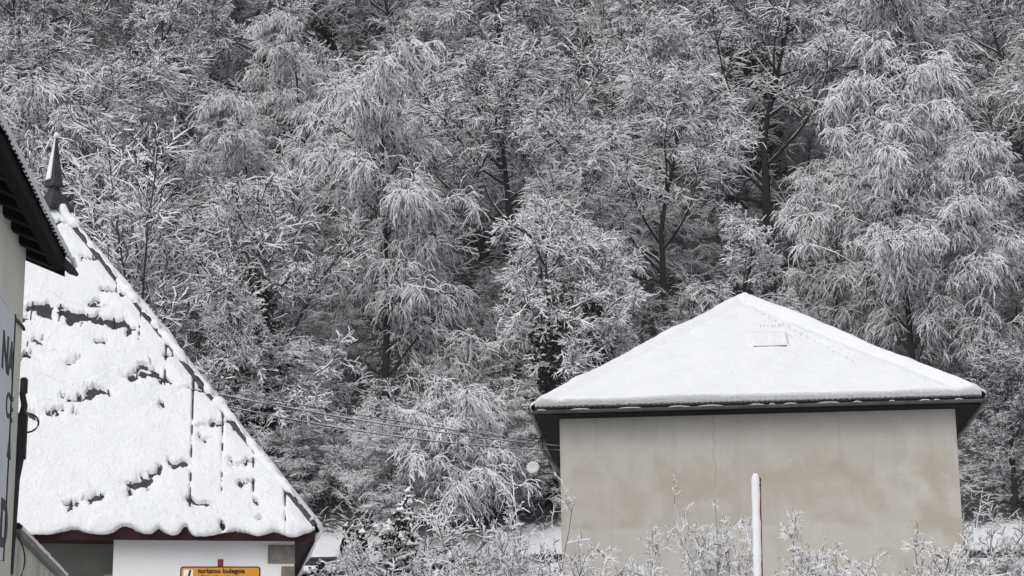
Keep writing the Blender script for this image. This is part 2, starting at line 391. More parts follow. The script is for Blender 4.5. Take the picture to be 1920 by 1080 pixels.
    parts = [(V1, q1), snow_face((W, 0, ze), (W, D, ze), ap2, th2, s2, r2, ov2, Cl=ap), snow_face((0, D, ze), (0, 0, ze), ap, th2, s2, r2, ov2, Cl=ap2),
             snow_face((W, D, ze), (0, D, ze), ap2, th2, s2, r2 * .96, ov2)]
    for V, q in parts: link('roof_snow', mesh_np('roof_snow', V, q, mats=[M['snow']], smooth=True), roof)
    def roll(p, q, r, seed):                                     # snow lying along hips and ridge
        p = np.array(p); q = np.array(q); k = np.linspace(0, 1, 46); rad = r * (1 + .6 * fbm(k * 11, k * 0, seed)); rad[0] *= .5; rad[-1] *= .8
        m = MB().tube([tuple(p + (q - p) * t + np.array([0, 0, .06])) for t in k], list(rad), 10); return m.obj('hip_snow', M['snow'], roof, smooth=True)
    up = np.array([0, 0, .04])
    roll((.12, .12, ze + .10), ap + up, .15, 3); roll((W - .12, .12, ze + .10), ap + up, .15, 9); roll(ap + up, ap2 + up, .2, 14)
    # roof window: frame proud of the tiles, a slab of snow on its pane
    c0 = wl(1442, 641); n_ = np.array([0, -rise, run]); n_ /= np.linalg.norm(n_); dn = np.array([0, -run, -rise]); dn /= np.linalg.norm(dn)
    base = np.array([c0[0], c0[1], ze + c0[1] * sl_])
    P_ = lambda u, v, w: tuple(base + np.array([u, 0, 0]) + dn * v + n_ * w)
    def slab(m, u0, u1, v0, v1, w0, w1, w0b=None, w1b=None):
        w0b = w0 if w0b is None else w0b; w1b = w1 if w1b is None else w1b
        return m.hexa([P_(u0, v1, w0b), P_(u1, v1, w0b), P_(u1, v0, w0), P_(u0, v0, w0), P_(u0, v1, w1b), P_(u1, v1, w1b), P_(u1, v0, w1), P_(u0, v0, w1)])
    rw = slab(MB(), -.45, .45, -.42, .455, 0, .14, 0, .285).obj('roof_window', M['dark_metal'], roof)
    slab(MB(), -.40, .40, -.36, .40, .143, .15, .288, .295).obj('pane', M['blue_grey'], rw)
    # downpipe from the side gutter back to the wall, crusted with snow
    y0 = 3.6
    MB().tube([(-.09, y0, ze - .16), (-.08, y0, ze - .45), (.02, y0, ze - .62), (ov - .07, y0 + .1, ze - 1.25), (ov - .07, y0 + .1, ze - 4)], .05, 8).obj('downpipe', M['gutter'], h, smooth=True)
    return h, org, rz, W, ze, zt, ov
GH, gorg, grz, gW, gze, gzt, gov = grey_house()

# ------------------------------------------------------------------ white house with steep pyramid roof (left)
def text_mesh(body, size, material, align='LEFT', bold=0, depth=.004):
    cu = bpy.data.curves.new('text', 'FONT'); cu.body = body; cu.size = size; cu.align_x = align; cu.offset = bold; cu.extrude = depth; cu.resolution_u = 3
    o = bpy.data.objects.new('text', cu); C.objects.link(o)
    bpy.context.view_layer.update()
    me = bpy.data.meshes.new_from_object(o.evaluated_get(bpy.context.evaluated_depsgraph_get()))
    bpy.data.objects.remove(o); bpy.data.curves.remove(cu)
    me.materials.clear(); me.materials.append(material); return me
def tower_house():
    c = at(590, 990, 35.6); rz = radians(9.0); org = np.array([c[0], c[1], 0.0]); S = 10.22; ze = c[2]
    h = empty('steep_roofed_house', org, rz, 'white-walled house with steep snow-covered pyramid roof and metal finial', 'house')
    ap = np.array([-S / 2, S / 2, 13.42]); ov = .33
    zt = ze - .16
    # plan: x from -S to 0, y from 0 to S. white front wall on the right, grey recess on the left
    lx = lambda px, py, yy: to_local(at(px, py, 35.6 + yy), org, rz)
    xw = lx(217, 1040, .9)[0]
    MB().box(xw, -ov, ov, S - ov, 0, zt).obj('wall', M['white_paint'], h, bevel=.01)
    MB().box(-S + ov, xw - .002, ov + .75, S - ov, 0, zt).obj('recess_wall', M['grey_render'], h)
    # stones let into the corner and beside the recess
    x1 = -ov + .012
    for (w, z0, z1, mt) in ((.50, 5.56, 5.93, 'stone'), (.26, 5.12, 5.555, 'stone2'), (.50, 4.62, 5.115, 'stone'), (.27, 4.2, 4.615, 'stone2')):
        MB().box(x1 - w, x1, ov - .015, ov + .3, z0, z1).obj('stone', M[mt], h, bevel=.02)
    for (w, z0, z1, mt) in ((.17, 4.95, 5.38, 'stone2'), (.28, 4.5, 4.945, 'stone')):
        MB().box(xw - .18, xw - .18 + w + .02, ov - .018, ov + .2, z0, z1).obj('stone', M[mt], h, bevel=.02)
    wz = 5.36; fx0, fx1 = xw - 1.05, xw - .2
    f = MB().box(fx0, fx1, ov + .68, ov + .75, wz - .06, wz).obj('window', M['blue_grey'], h)
    MB().box(fx0, fx1, ov + .70, ov + .748, wz - 1.3, wz - .075).obj('shutter', M['shutter'], f)
    # soffit, fascia
    zb = ze - .12
    for (x0, x1_, y0, y1) in ((-S + .02, -.02, .02, ov - .002), (-ov + .002, -.02, ov, S), (-S + .02, xw - .002, ov + .002, ov + .748)):
        MB().box(x0, x1_, y0, y1, zt - .02, zb).obj('soffit', M['red_wood'], h)
    MB().box(-S, 0, -.01, .018, ze - .235, ze + .01).obj('fascia', M['red_wood'], h)
    MB().box(-.018, .01, .02, S, ze - .235, ze + .01).obj('fascia', M['red_wood'], h)
    # roof body
    m = MB(); cc = [(-S, 0), (0, 0), (0, S), (-S, S)]
    m.v = [(x, y, ze - .11) for x, y in cc] + [(x, y, ze + .012) for x, y in cc] + [tuple(ap)]
    m.f = [(3, 2, 1, 0), (0, 1, 5, 4), (1, 2, 6, 5), (2, 3, 7, 6), (3, 0, 4, 7), (4, 5, 8), (5, 6, 8), (6, 7, 8), (7, 4, 8)]
    roof = m.obj('roof', M['zinc'], h)
    n = np.array([0, -(ap[2] - ze), ap[1]]); n /= np.linalg.norm(n)
    nw = to_world(n, (0, 0, 0), rz); P0 = to_world((0, 0, ze), org, rz)
    hit = lambda px, py: to_local(plane_hit(px, py, P0, nw), org, rz)
    # standing seams, every ~0.58 m, up to the hip
    mul = ap[1] / (S / 2)
    seam_px = [535, 475, 415, 355, 297, 240, 185, 130]
    seams = [hit(p, 980)[0] for p in seam_px]
    pitch = (seams[0] - seams[-1]) / 7
    allx = seams + [seams[-1] - pitch * k for k in range(1, 9)]
    sl = (ap[2] - ze) / ap[1]
    for x in allx:
        yt = min(-x, S + x) - .03
        if yt < .3: continue
        a = np.array([x, .01, ze + .012]); b = np.array([x, yt, ze + yt * sl])
        m = MB(); u = np.array([.011, 0, 0])
        m.hexa([tuple(a - u), tuple(a + u), tuple(b + u), tuple(b - u), tuple(a - u + n * .055), tuple(a + u + n * .055), tuple(b + u + n * .055), tuple(b - u + n * .055)])
        m.obj('standing_seam', M['zinc'], roof)
    # snow with the torn, slipped patches the photo shows
    tears = [(75, 577, 24, 9, 0), (88, 585, 12, 14, 0), (125, 590, 20, 9, .2), (132, 603, 11, 12, 0), (165, 598, 28, 6, .12), (200, 606, 30, 6, .2), (222, 612, 18, 9, -.15), (241, 622, 5, 12, 0),
             (180, 575, 12, 4, 0), (72, 645, 10, 3.5, .2), (190, 643, 8, 5, -.3), (135, 684, 9, 3, .2), (52, 673, 15, 4, 0), (46, 600, 8, 6, 0), (110, 418, 9, 2.5, 0), (162, 485, 13, 2.8, 0), (208, 546, 15, 2.4, -.06),
             (248, 711, 14, 7, .1), (262, 696, 12, 3, -.4), (288, 705, 13, 8, .1), (312, 716, 14, 6, .4), (272, 690, 10, 3, .2), (140, 753, 16, 4, .1), (165, 747, 12, 5, -.2), (182, 738, 14, 6, -.1), (198, 741, 9, 3, 0), (62, 778, 12, 8, .35), (95, 779, 5, 2.5, 0),
             (102, 773, 5, 2.5, 0), (114, 769, 6, 2.5, 0), (144, 781, 5, 3, 0), (304, 761, 5, 3, 0), (255, 910, 22, 6, -.05), (275, 905, 14, 5, -.15), (292, 891, 9, 4, -.4), (301, 880, 6, 4, 0), (321, 867, 5, 4, 0), (341, 875, 14, 8, .05), (240, 925, 4, 3, 0),
             (180, 938, 20, 6, -.05), (176, 932, 6, 8, 0), (128, 948, 10, 3, 0), (378, 947, 18, 4, .15), (398, 799, 34, 2.6, -.12), (372, 733, 28, 2.2, -.05), (455, 872, 20, 1.6, -.2), (325, 668, 18, 1.6, 0), (385, 829, 12, 1.5, 0), (482, 949, 5, 2, 0), (485, 979, 5, 3, 0), (415, 984, 8, 4, 0), (465, 905, 8, 1.6, 0)]
    T = []
    rr = random.Random(3); extra = []
    for px, py, rx, ry, tl in tears:
        for _ in range(int(1 + rx / 9)): extra.append((px + rr.uniform(-1.6, 1.6) * rx, py + rr.uniform(-9, 9), rr.uniform(2.5, 7), rr.uniform(1.2, 2.6), rr.uniform(-.4, .4)))
    for px, py, rx, ry, tl in [(a, b, c_ * 1.12, d_ * .72, e_) for a, b, c_, d_, e_ in tears] + extra:
        p = hit(px, py); ax = hit(px + rx, py + rx * tl) - p; ay = hit(px, py + ry) - p
        T.append((p[0], p[1], ax[0], ax[1], ay[1]))
    grooves = [(130, 414, 448, .8), (185, 478, 528, .8), (240, 540, 574, .9), (240, 610, 640, .7), (297, 633, 726, .75), (355, 678, 952, .85), (415, 765, 850, .85), (415, 850, 930, .6), (475, 845, 930, .7), (535, 925, 985, .65)]
    Gv = [(allx[seam_px.index(x)], hit(x, y1)[1], hit(x, y0)[1], am) for x, y0, y1, am in grooves]
    def th(P, Sx, V):
        x, y = P[..., 0], P[..., 1]
        wx = x + .08 * fbm(x * 5, y * 5, 21) + .05 * fbm(x * 17, y * 17, 22); wy = y + .06 * fbm(x * 6, y * 6, 23) + .035 * fbm(x * 19, y * 19, 24)
        t = .095 + .03 * fbm(x * .8, y * 1.7, 2) + .022 * fbm(x * 2.0, y * 5, 3) + .010 * fbm(x * 7, y * 11, 4) + .004 * fbm(x * 22, y * 28, 14)
        # slumped terraces: the blanket sags into overlapping steps
        ph = y * 2.6 + 1.1 * fbm(x * .7, y * .5, 11); t += .045 * ((ph % 1) - .5) * np.clip(fbm(x * .6 + 4, y, 13) + .35, 0, 1)
        rd = (-x - y); ld = (S + x - y)
        t *= np.clip(rd / .3 + .12, 0, 1) ** .5 * np.clip(ld / .3 + .12, 0, 1) ** .5
        for hx, hy, ax, ay, by in T:
            u = (wx - hx) / max(ax, .02) ; w = ((wy - hy) - ay * u) / (abs(by) + .010)
            r2 = u * u + w * w
            kk = np.exp(-r2 ** 2 * 1.1); t = np.where(r2 < 30, t * (1 - .22 * np.exp(-r2 * .2)) * (1 - kk) - .035 * kk, t)
        for gx_, y0, y1, am in Gv:
            k = np.clip((y - y0) / .12 + .5, 0, 1) * np.clip((y1 - y) / .12 + .5, 0, 1) * np.clip(.62 + 1.5 * fbm(x * 0 + gx_, y * 9, 41), 0, 1)
            t = t - .085 * am * k * np.exp(-((x - gx_) / .022) ** 4)
        return np.maximum(t, -.03)
    s = np.concatenate([np.linspace(0, .42, 20, endpoint=False), np.linspace(.42, 1, 360)]); rows = np.concatenate([np.linspace(0.003, .05, 12), np.linspace(.053, .985, 270)])
    pk = [(138, 26, .8), (236, 24, 1), (298, 12, .8), (347, 10, 1.2), (440, 30, .75), (516, 18, .7), (575, 12, .5)]
    pkl = [(to_local(at(px, 1003, 35.6 - (597 - px) * .0015), org, rz)[0], w * .0093, am) for px, w, am in pk]
    def over(sv):
        x = -S + sv * S; o = .21 + .03 * fbm(sv * 23, sv * 0, 5) + .025 * fbm(sv * 70, sv * 0, 6) + .012 * fbm(sv * 260, sv * 0, 7)
        for cx, w, am in pkl: o = o - .19 * am * np.exp(-((x - cx) / w) ** 2)
        return np.clip(o, .005, .34) * np.clip((1 - sv) / .012, .2, 1)
    V, q = snow_face((-S, 0, ze), (0, 0, ze), ap, th, s, rows, over)
    link('roof_snow', mesh_np('roof_snow', V, q, mats=[M['snow']], smooth=True), roof)
    th2 = lambda P, Sx, V: (.17 + .08 * fbm(P[..., 0] * .9, P[..., 1] * .9, 77)) * np.clip(np.minimum(Sx, 1 - Sx) / .03 + .1, 0, 1) ** .5
    s2 = np.linspace(0, 1, 70); r2 = np.linspace(.003, .98, 60); o2 = lambda s: .12 + .05 * fbm(s * 20, s * 0, 9)
    for a, b in (((0, 0, ze), (0, S, ze)), ((0, S, ze), (-S, S, ze)), ((-S, S, ze), (-S, 0, ze))):
        V, q = snow_face(a, b, ap, th2, s2, r2, o2); link('roof_snow', mesh_np('roof_snow', V, q, mats=[M['snow']], smooth=True), roof)
    # metal hip caps with patchy snow along them
    for k, (x, y) in enumerate(((0, 0), (-S, 0), (0, S), (-S, S))):
        a = np.array([x, y, ze + .03]); b = ap + np.array([0, 0, .02])
        MB().tube([tuple(a), tuple(b)], .062, 6).obj('hip_cap', M['zinc'], roof)
        if k < 2:
            tt = np.linspace(0.01, .97, 150); r = .085 + .13 * fbm(tt * 12, tt * 0, 51 + k) + .07 * fbm(tt * 45, tt * 0, 61 + k)
            r = np.where(r < .06, .02, r); off = np.array([.02, -.02, .05])
            MB().tube([tuple(a + (b - a) * t + off * (1 + 1.5 * fbm(np.array([t * 30]), np.array([0.]), 71)[0])) for t in tt], list(r), 8).obj('hip_snow', M['snow'], roof, smooth=True)
    # finial: flared skirt and tall four-sided spike, snow plastered on its weather side
    zf = ap[2] - .16; fx, fy = ap[0], ap[1]
    fin = MB().lathe([(.42, 0), (.42, .07), (.37, .10), (.24, .26), (.13, .42), (.10, .50), (.20, .51), (.20, .56), (.17, .58), (.012, 1.62)], 4, -pi / 2 - rz + .12, (fx, fy, zf)).obj('finial', M['zinc'], roof)
    ph = -pi / 2 - rz + .12
    for (f0, f1, r0, z0, r1, z1) in ((0, 1, .17, .66, .03, 1.55),):
        A = [np.array([fx + r * cos(ph + pi / 2 * 0), fy + r * sin(ph + pi / 2 * 0), zf + z]) for r, z in ((r0, z0), (r1, z1))]
        B = [np.array([fx + r * cos(ph - pi / 2), fy + r * sin(ph - pi / 2), zf + z]) for r, z in ((r0, z0), (r1, z1))]
        o = (A[0] + B[0]) / 2 - np.array([fx, fy, zf + z0]); o[2] = 0; o /= np.linalg.norm(o)
        A0, B0, A1, B1 = A[0] + (B[0] - A[0]) * .35, B[0], A[1] + (B[1] - A[1]) * .2, B[1]
        tp = np.array([0, 0, .10])
        MB().hexa([tuple(p) for p in (A0 - o * .01, B0 - o * .01, B1, A1, A0 + o * .03, B0 + o * .03, B1 + o * .02 + tp * .3, A1 + o * .02 + tp * .3)]).obj('finial_snow', M['snow'], roof, bevel=.012)
    MB().lathe([(.02, 0), (.055, .03), (.06, .07), (.03, .12)], 8, 0, (fx, fy, zf + 1.57)).obj('finial_snow', M['snow'], roof, smooth=True)
    return h, org, rz, ap
TH, torg, trz, tap = tower_house()

# ------------------------------------------------------------------ cream building with deep black eaves (far left, near)
def cream_building():
    rz = radians(5.0); e = at(135, 488, 20.5) + np.array([-.12, 0, .0]); org = np.array([e[0], e[1], 0.0])   # local: x right, y away; eave line x=0, runs towards -y
    h = empty('cream_building', org, rz, 'cream building with deep black timber eaves and a lettered blue-white panel on its side', 'building')
    wx = to_local(at(40, 620, 20.3), org, rz)[0]; ze = e[2]; zs = ze + .06
    y1 = -.12; y0 = -16
    MB().box(wx - 7, wx, y0, y1, 0, ze + .35).obj('wall', M['cream'], h)
    # roof slope rising to the left, thick black edge, snow on top
    sl = .42; zr = lambda x: ze + .05 - x * sl
    def slope(nm, x0, x1, ya, yb, off, thk, mt, par=h, bev=0):
        m = MB().hexa([(x0, ya, zr(x0) + off), (x1, ya, zr(x1) + off), (x1, yb, zr(x1) + off), (x0, yb, zr(x0) + off),
                       (x0, ya, zr(x0) + off + thk), (x1, ya, zr(x1) + off + thk), (x1, yb, zr(x1) + off + thk), (x0, yb, zr(x0) + off + thk)])
        return m.obj(nm, mt, par, bevel=bev)
    roof = slope('roof', -4.2, .0, y0, .18, 0, .055, M['black_wood'])
    for k in range(26):                                            # rafters under the overhang
        y = -.02 - k * .52
        slope('rafter', wx - .05, -.08, y - .07, y + .07, -.17, .168, M['black_wood'])
    slope('verge_board', wx - 3, .02, .182, .235, -.16, .25, M['black_wood'])
    MB().box(-.10, .015, y0, .18, ze - .065, ze + .045).obj('fascia', M['black_wood'], h)
    # eave tiles seen from below along the edge
    m = MB(); a = np.linspace(0, pi, 6)
    for xx, zz in ((.05, 0), (-.35, .35 * sl)):
        for r in (.062, .05):
            for t in a: m.v.append((xx, r * cos(t), zz + r * sin(t)))
    for k in range(5): m.f += [(k, k + 1, 12 + k + 1, 12 + k), (6 + k + 1, 6 + k, 18 + k, 18 + k + 1), (k + 1, k, 6 + k, 6 + k + 1)]
    tm = m.mesh('tile', M['tile'])
    for k in range(100):
        o = link('tile', tm, roof); o.location = (.0, .14 - k * .135, ze + .085)
    g = np.linspace(0, 1, 220); m = MB()
    prof = []
    yy = .22 + (y0 - .22) * g
    hgt = .06 + .03 * fbm(g * 60, g * 0, 3)
    V = []
    for x, k in ((.03, -.45), (.085, .1), (.05, .7), (-.25, 1.05), (-1.2, 1.1), (-4.1, 1.1)):
        V.append(np.stack([np.full_like(g, x) + .012 * fbm(g * 130, g * 0, 8), yy, zr(x) + .085 + hgt * k], -1))
    G = np.stack(V); i = np.arange(G.shape[0] * 220).reshape(G.shape[0], 220)
    q = np.stack([i[:-1, :-1], i[1:, :-1], i[1:, 1:], i[:-1, 1:]], -1)
    link('roof_snow', mesh_np('roof_snow', G, q, mats=[M['snow']], smooth=True), roof)
    # twisted end of the gutter at the corner
    MB().tube([(.0, .1, ze + .02), (.04, .25, ze - .0), (.08, .33, ze - .03), (.13, .38, ze - .06)], [.05, .05, .045, .02], 8).obj('gutter_end', M['dark_metal'], h, smooth=True)
    MB().tube([(.05, .24, ze + .10), (.08, .32, ze + .10), (.10, .38, ze + .03), (.08, .36, ze - .03)], [.02, .03, .03, .015], 8).obj('gutter_snow', M['snow'], h, smooth=True)
    # string cable down the wall, panel with lettering
    W2 = lambda px, py: (lambda p: to_local(p, org, rz))(plane_hit(px, py, to_world((wx, 0, 0), org, rz), to_world((1, 0, 0), (0, 0, 0), rz)))
    a = W2(0, 564); b = W2(40, 613)
    d = (a - b); MB().tube([tuple(b + np.array([.02, .05, -.02])), tuple(b + np.array([.02, 0, 0])), tuple(b + d * .5 + np.array([.02, 0, -.02])), tuple(b + d + np.array([.02, 0, 0])), tuple(b + d * 4 + np.array([.02, 0, 0]))], .016, 6).obj('cable', M['cable'], h)
    p0 = W2(22, 590); p1 = W2(13, 1062); yr = p0[1]; zt = p0[2]; zb = p1[2]; L = 5.0
    pn = MB().box(wx - .01, wx + .035, yr - L, yr, zb, zt).obj('lettered_panel', M['panel'], h, bevel=.006)
    MB().box(wx + .03, wx + .045, yr - .02, yr + .012, zb, zt).obj('panel_edge', M['dark_metal'], pn)
    def word(txt, yend, z, size, bold=0):
        me = text_mesh(txt, size, M['ink'], 'RIGHT', bold); o = link('lettering', me, pn)
        o.matrix_local = Matrix.Translation((wx + .038, yend, z)) @ Matrix.Rotation(radians(90), 4, 'Z') @ Matrix.Rotation(radians(90), 4, 'X')
    zA = W2(16, 712)[2]; word('NA', W2(18, 690)[1], zA, .50, .012)
    word('CE', W2(17, 765)[1], W2(15, 792)[2], .36, .004)
    word('A', W2(13, 840)[1], W2(11, 860)[2], .30, .01)
    word('D', W2(7, 985)[1], W2(6, 1030)[2], .62, .02)
    # service box, bracket, pipe and loose cables on the far corner
    yc = y1
    Z = lambda py: at(45, py, 20.4)[2]
    MB().box(wx - .05, wx + .085, yc + .01, yc + .12, Z(860), Z(775)).obj('service_box', M['dark_metal'], h, bevel=.008)
    MB().tube([(wx + .02, yc + .06, Z(735)), (wx + .05, yc + .06, Z(760)), (wx + .02, yc + .06, Z(790)), (wx + .03, yc + .05, Z(860)), (wx + .0, yc + .05, Z(900)), (wx - .02, yc + .05, Z(1075))], [.03, .035, .04, .045, .042, .042], 8).obj('service_pipe', M['dark_metal'], h)
    MB().box(wx + .0, wx + .07, yc + .02, yc + .11, Z(738), Z(708)).obj('bracket', mat('bracket_rust', (.12, .07, .06), .8, (.05, .045, .045), 12), h, bevel=.012)
    lp = [(wx + .08 + .12 * sin(t), yc + .07, Z(792) + .10 * cos(t)) for t in np.linspace(0.2, pi + .3, 9)]
    MB().tube([(wx - .02, yc + .07, Z(808))] + lp[::-1], .010, 5).obj('cable_loop', M['cable'], h)
    lp = [(wx + .04 + .09 * sin(t * pi), yc + .05, Z(1000) - .55 * t) for t in np.linspace(0, 1, 9)]
    MB().tube(lp, .008, 5).obj('cable_loop', M['cable'], h)
    # garden wall beyond it
    a = at(41, 981, 20.6); b = at(127, 1074, 25.2); L = math.hypot(b[0] - a[0], b[1] - a[1]); ang = math.atan2(b[1] - a[1], b[0] - a[0])
    w = empty('boundary_wall', (a[0], a[1], 0), ang, 'stained high wall with snow-topped coping running on from the cream building', 'wall')
    z = (a[2] + b[2]) / 2
    MB().box(0, L, .06, .34, 0, z - .13).obj('wall', M['stained'], w)
    MB().box(-.0, L + .04, .0, .40, z - .128, z - .05).obj('coping', M['stone'], w, bevel=.008)
    g = np.linspace(0, 1, 60); V = []
    for y, k in ((.005, 0), (-.01, .4), (.03, .85), (.15, 1.1), (.28, 1.05), (.39, .5), (.40, 0)):
        V.append(np.stack([g * (L + .03), np.full_like(g, y) + .012 * fbm(g * 30, g * 0 + y, 4), z - .048 + (.07 + .02 * fbm(g * 18, g * 0, 5)) * k], -1))
    G = np.stack(V); i = np.arange(7 * 60).reshape(7, 60); q = np.stack([i[:-1, :-1], i[:-1, 1:], i[1:, 1:], i[1:, :-1]], -1)
    link('coping_snow', mesh_np('coping_snow', G, q, mats=[M['snow']], smooth=True), w)
cream_building()

# ------------------------------------------------------------------ tourist sign on a red post
def tourist_sign():
    p = at(413, 1062, 33.0); k = 33.4 / FPX
    s = empty('tourist_sign', (p[0], p[1], 0), radians(6), 'orange board with dark rim on a red post in front of the white wall', 'sign')
    zt = p[2]; w = 147 * k; hgt = .46; x0 = -(413 - 340) * k
    MB().box(-.046, .046, .03, .12, 0, zt + 14 * k).obj('post', M['red_post'], s, bevel=.006)
    def rrect(x0, x1, z0, z1, r, y0, y1):
        pts = []
        for cx, cz, a0 in ((x1 - r, z1 - r, 0), (x0 + r, z1 - r, 90), (x0 + r, z0 + r, 180), (x1 - r, z0 + r, 270)):
            for t in range(0, 91, 18): a = radians(a0 + t); pts.append((cx + r * cos(a), cz + r * sin(a)))
        m = MB(); n = len(pts); m.v = [(x, y0, z) for x, z in pts] + [(x, y1, z) for x, z in pts]
        m.f = [tuple(range(n)), tuple(reversed(range(n, 2 * n)))] + [(i, (i + 1) % n, n + (i + 1) % n, n + i)[::-1] for i in range(n)]; return m
    b = rrect(x0, x0 + w, zt - hgt, zt, .05, -.002, .03).obj('board', M['sign_ink'], s)
    rrect(x0 + .022, x0 + w - .022, zt - hgt + .022, zt - .022, .035, -.008, .0).obj('face', M['orange'], s)
    ix = x0 + .055
    MB().box(ix, ix + .155, -.012, -.007, zt - .26, zt - .055).obj('pictogram', M['white_paint'], s)
    m = MB().hexa([(ix + .05, -.0165, zt - .24), (ix + .085, -.0165, zt - .24), (ix + .085, -.0125, zt - .24), (ix + .05, -.0125, zt - .24),
                   (ix + .09, -.0165, zt - .07), (ix + .125, -.0165, zt - .055), (ix + .125, -.0125, zt - .055), (ix + .09, -.0125, zt - .07)])
    m.obj('pictogram_mark', M['sign_ink'], s)
    for body, size, dz, bold in (('turismo bulegoa', .105, .108, .0035), ('oficina de turismo', .07, .19, .002)):
        me = text_mesh(body, size, M['sign_ink'], 'LEFT', bold); o = link('lettering', me, s)
        wtx = max(v.co.x for v in me.vertices); sx = (.755 if dz < .15 else .66) / wtx
        o.matrix_local = Matrix.Translation((x0 + .285, -.0095, zt - dz)) @ Matrix.Diagonal((sx, 1, 1, 1)) @ Matrix.Rotation(radians(90), 4, 'X')
tourist_sign()

# ------------------------------------------------------------------ snow-plastered pole in front of the grey house
def plastered_pole():
    t = at(1417, 890, 40.0); b = at(1421, 1080, 40.0); g = float(ground_z(t[0], 40.0))
    s = empty('red_pole', (t[0] + .02, 40.0, g - .1), 0, 'upright red pole plastered white with wind-blown snow before the grey house wall', 'pole')
    H = t[2] - g + .1; ln = (b[0] - t[0]) / (b[2] - t[2])
    MB().tube([(-ln * (H - z), 0, z) for z in (0, H * .5, H - .06)], .08, 10).obj('post', M['red_post'], s, smooth=True)
    zz = np.linspace(.3, H + .02, 60); r = .088 + .010 * fbm(zz * 3, zz * 0, 3) + .012 * fbm(zz * 9, zz * 0, 4); r[-1] = .04; r[-2] = .075
    m = MB().tube([(-ln * (H - z) - .028, -.025, z) for z in zz], list(r), 12); m.obj('pole_snow', M['snow'], s, smooth=True)
    for dz in (.12, .22): MB().lathe([(.0, -.02), (.02, -.015), (.02, .015), (.0, .02)], 8, 0, (.055, -.07, H - dz)).obj('bolt', M['dark_metal'], s)
plastered_pole()

# ------------------------------------------------------------------ guard rail along the bank road
def guard_rail():
    a = at(650, 1046, 70.0); z = a[2]
    s = empty('guard_rail', (0, 70, float(ground_z(0, 70))), 0, 'long dark crash barrier with snow on it along the bank behind the houses', 'guard rail')
    oz = s.location.z; pr = [(0, .15), (.05, .12), (.05, .06), (.0, .02), (0, -.02), (.05, -.06), (.05, -.12), (0, -.15)]
    m = MB(); n = len(pr)
    for x in (-2.0, 1.995):
        for y, q in pr: m.v.append((x, -y, q))
        for y, q in pr: m.v.append((x, -y + .012, q))
    for k in range(n - 1): m.f += [(k, k + 1, 2 * n + k + 1, 2 * n + k)[::-1], (n + k, n + k + 1, 3 * n + k + 1, 3 * n + k)]
    m.f += [(0, n, 3 * n, 2 * n)[::-1], (n - 1, 2 * n - 1, 4 * n - 1, 3 * n - 1)]
    rm = m.mesh('rail', M['rail']); pm = MB().box(-.06, .06, .02, .14, -1.1, .12).mesh('post', M['rail'])
    for k in range(-7, 8):
        o = link('rail', rm, s); o.location = (k * 4.0 + 2, 0, z - oz - .1)
        for j in (0, 2):
            o = link('post', pm, s); o.location = (k * 4.0 + j + .4, 0, z - oz - .1)
        x = np.linspace(k * 4, k * 4 + 4, 30); rr_ = np.clip(.02 + .03 * fbm(x * .9, x * 0, 3) + .014 * fbm(x * 4, x * 0, 4), .004, .07)
        MB().tube([(xx, .0, z - oz + .052) for xx in x], list(rr_), 6).obj('rail_snow', M['snow'], s, smooth=True)
guard_rail()

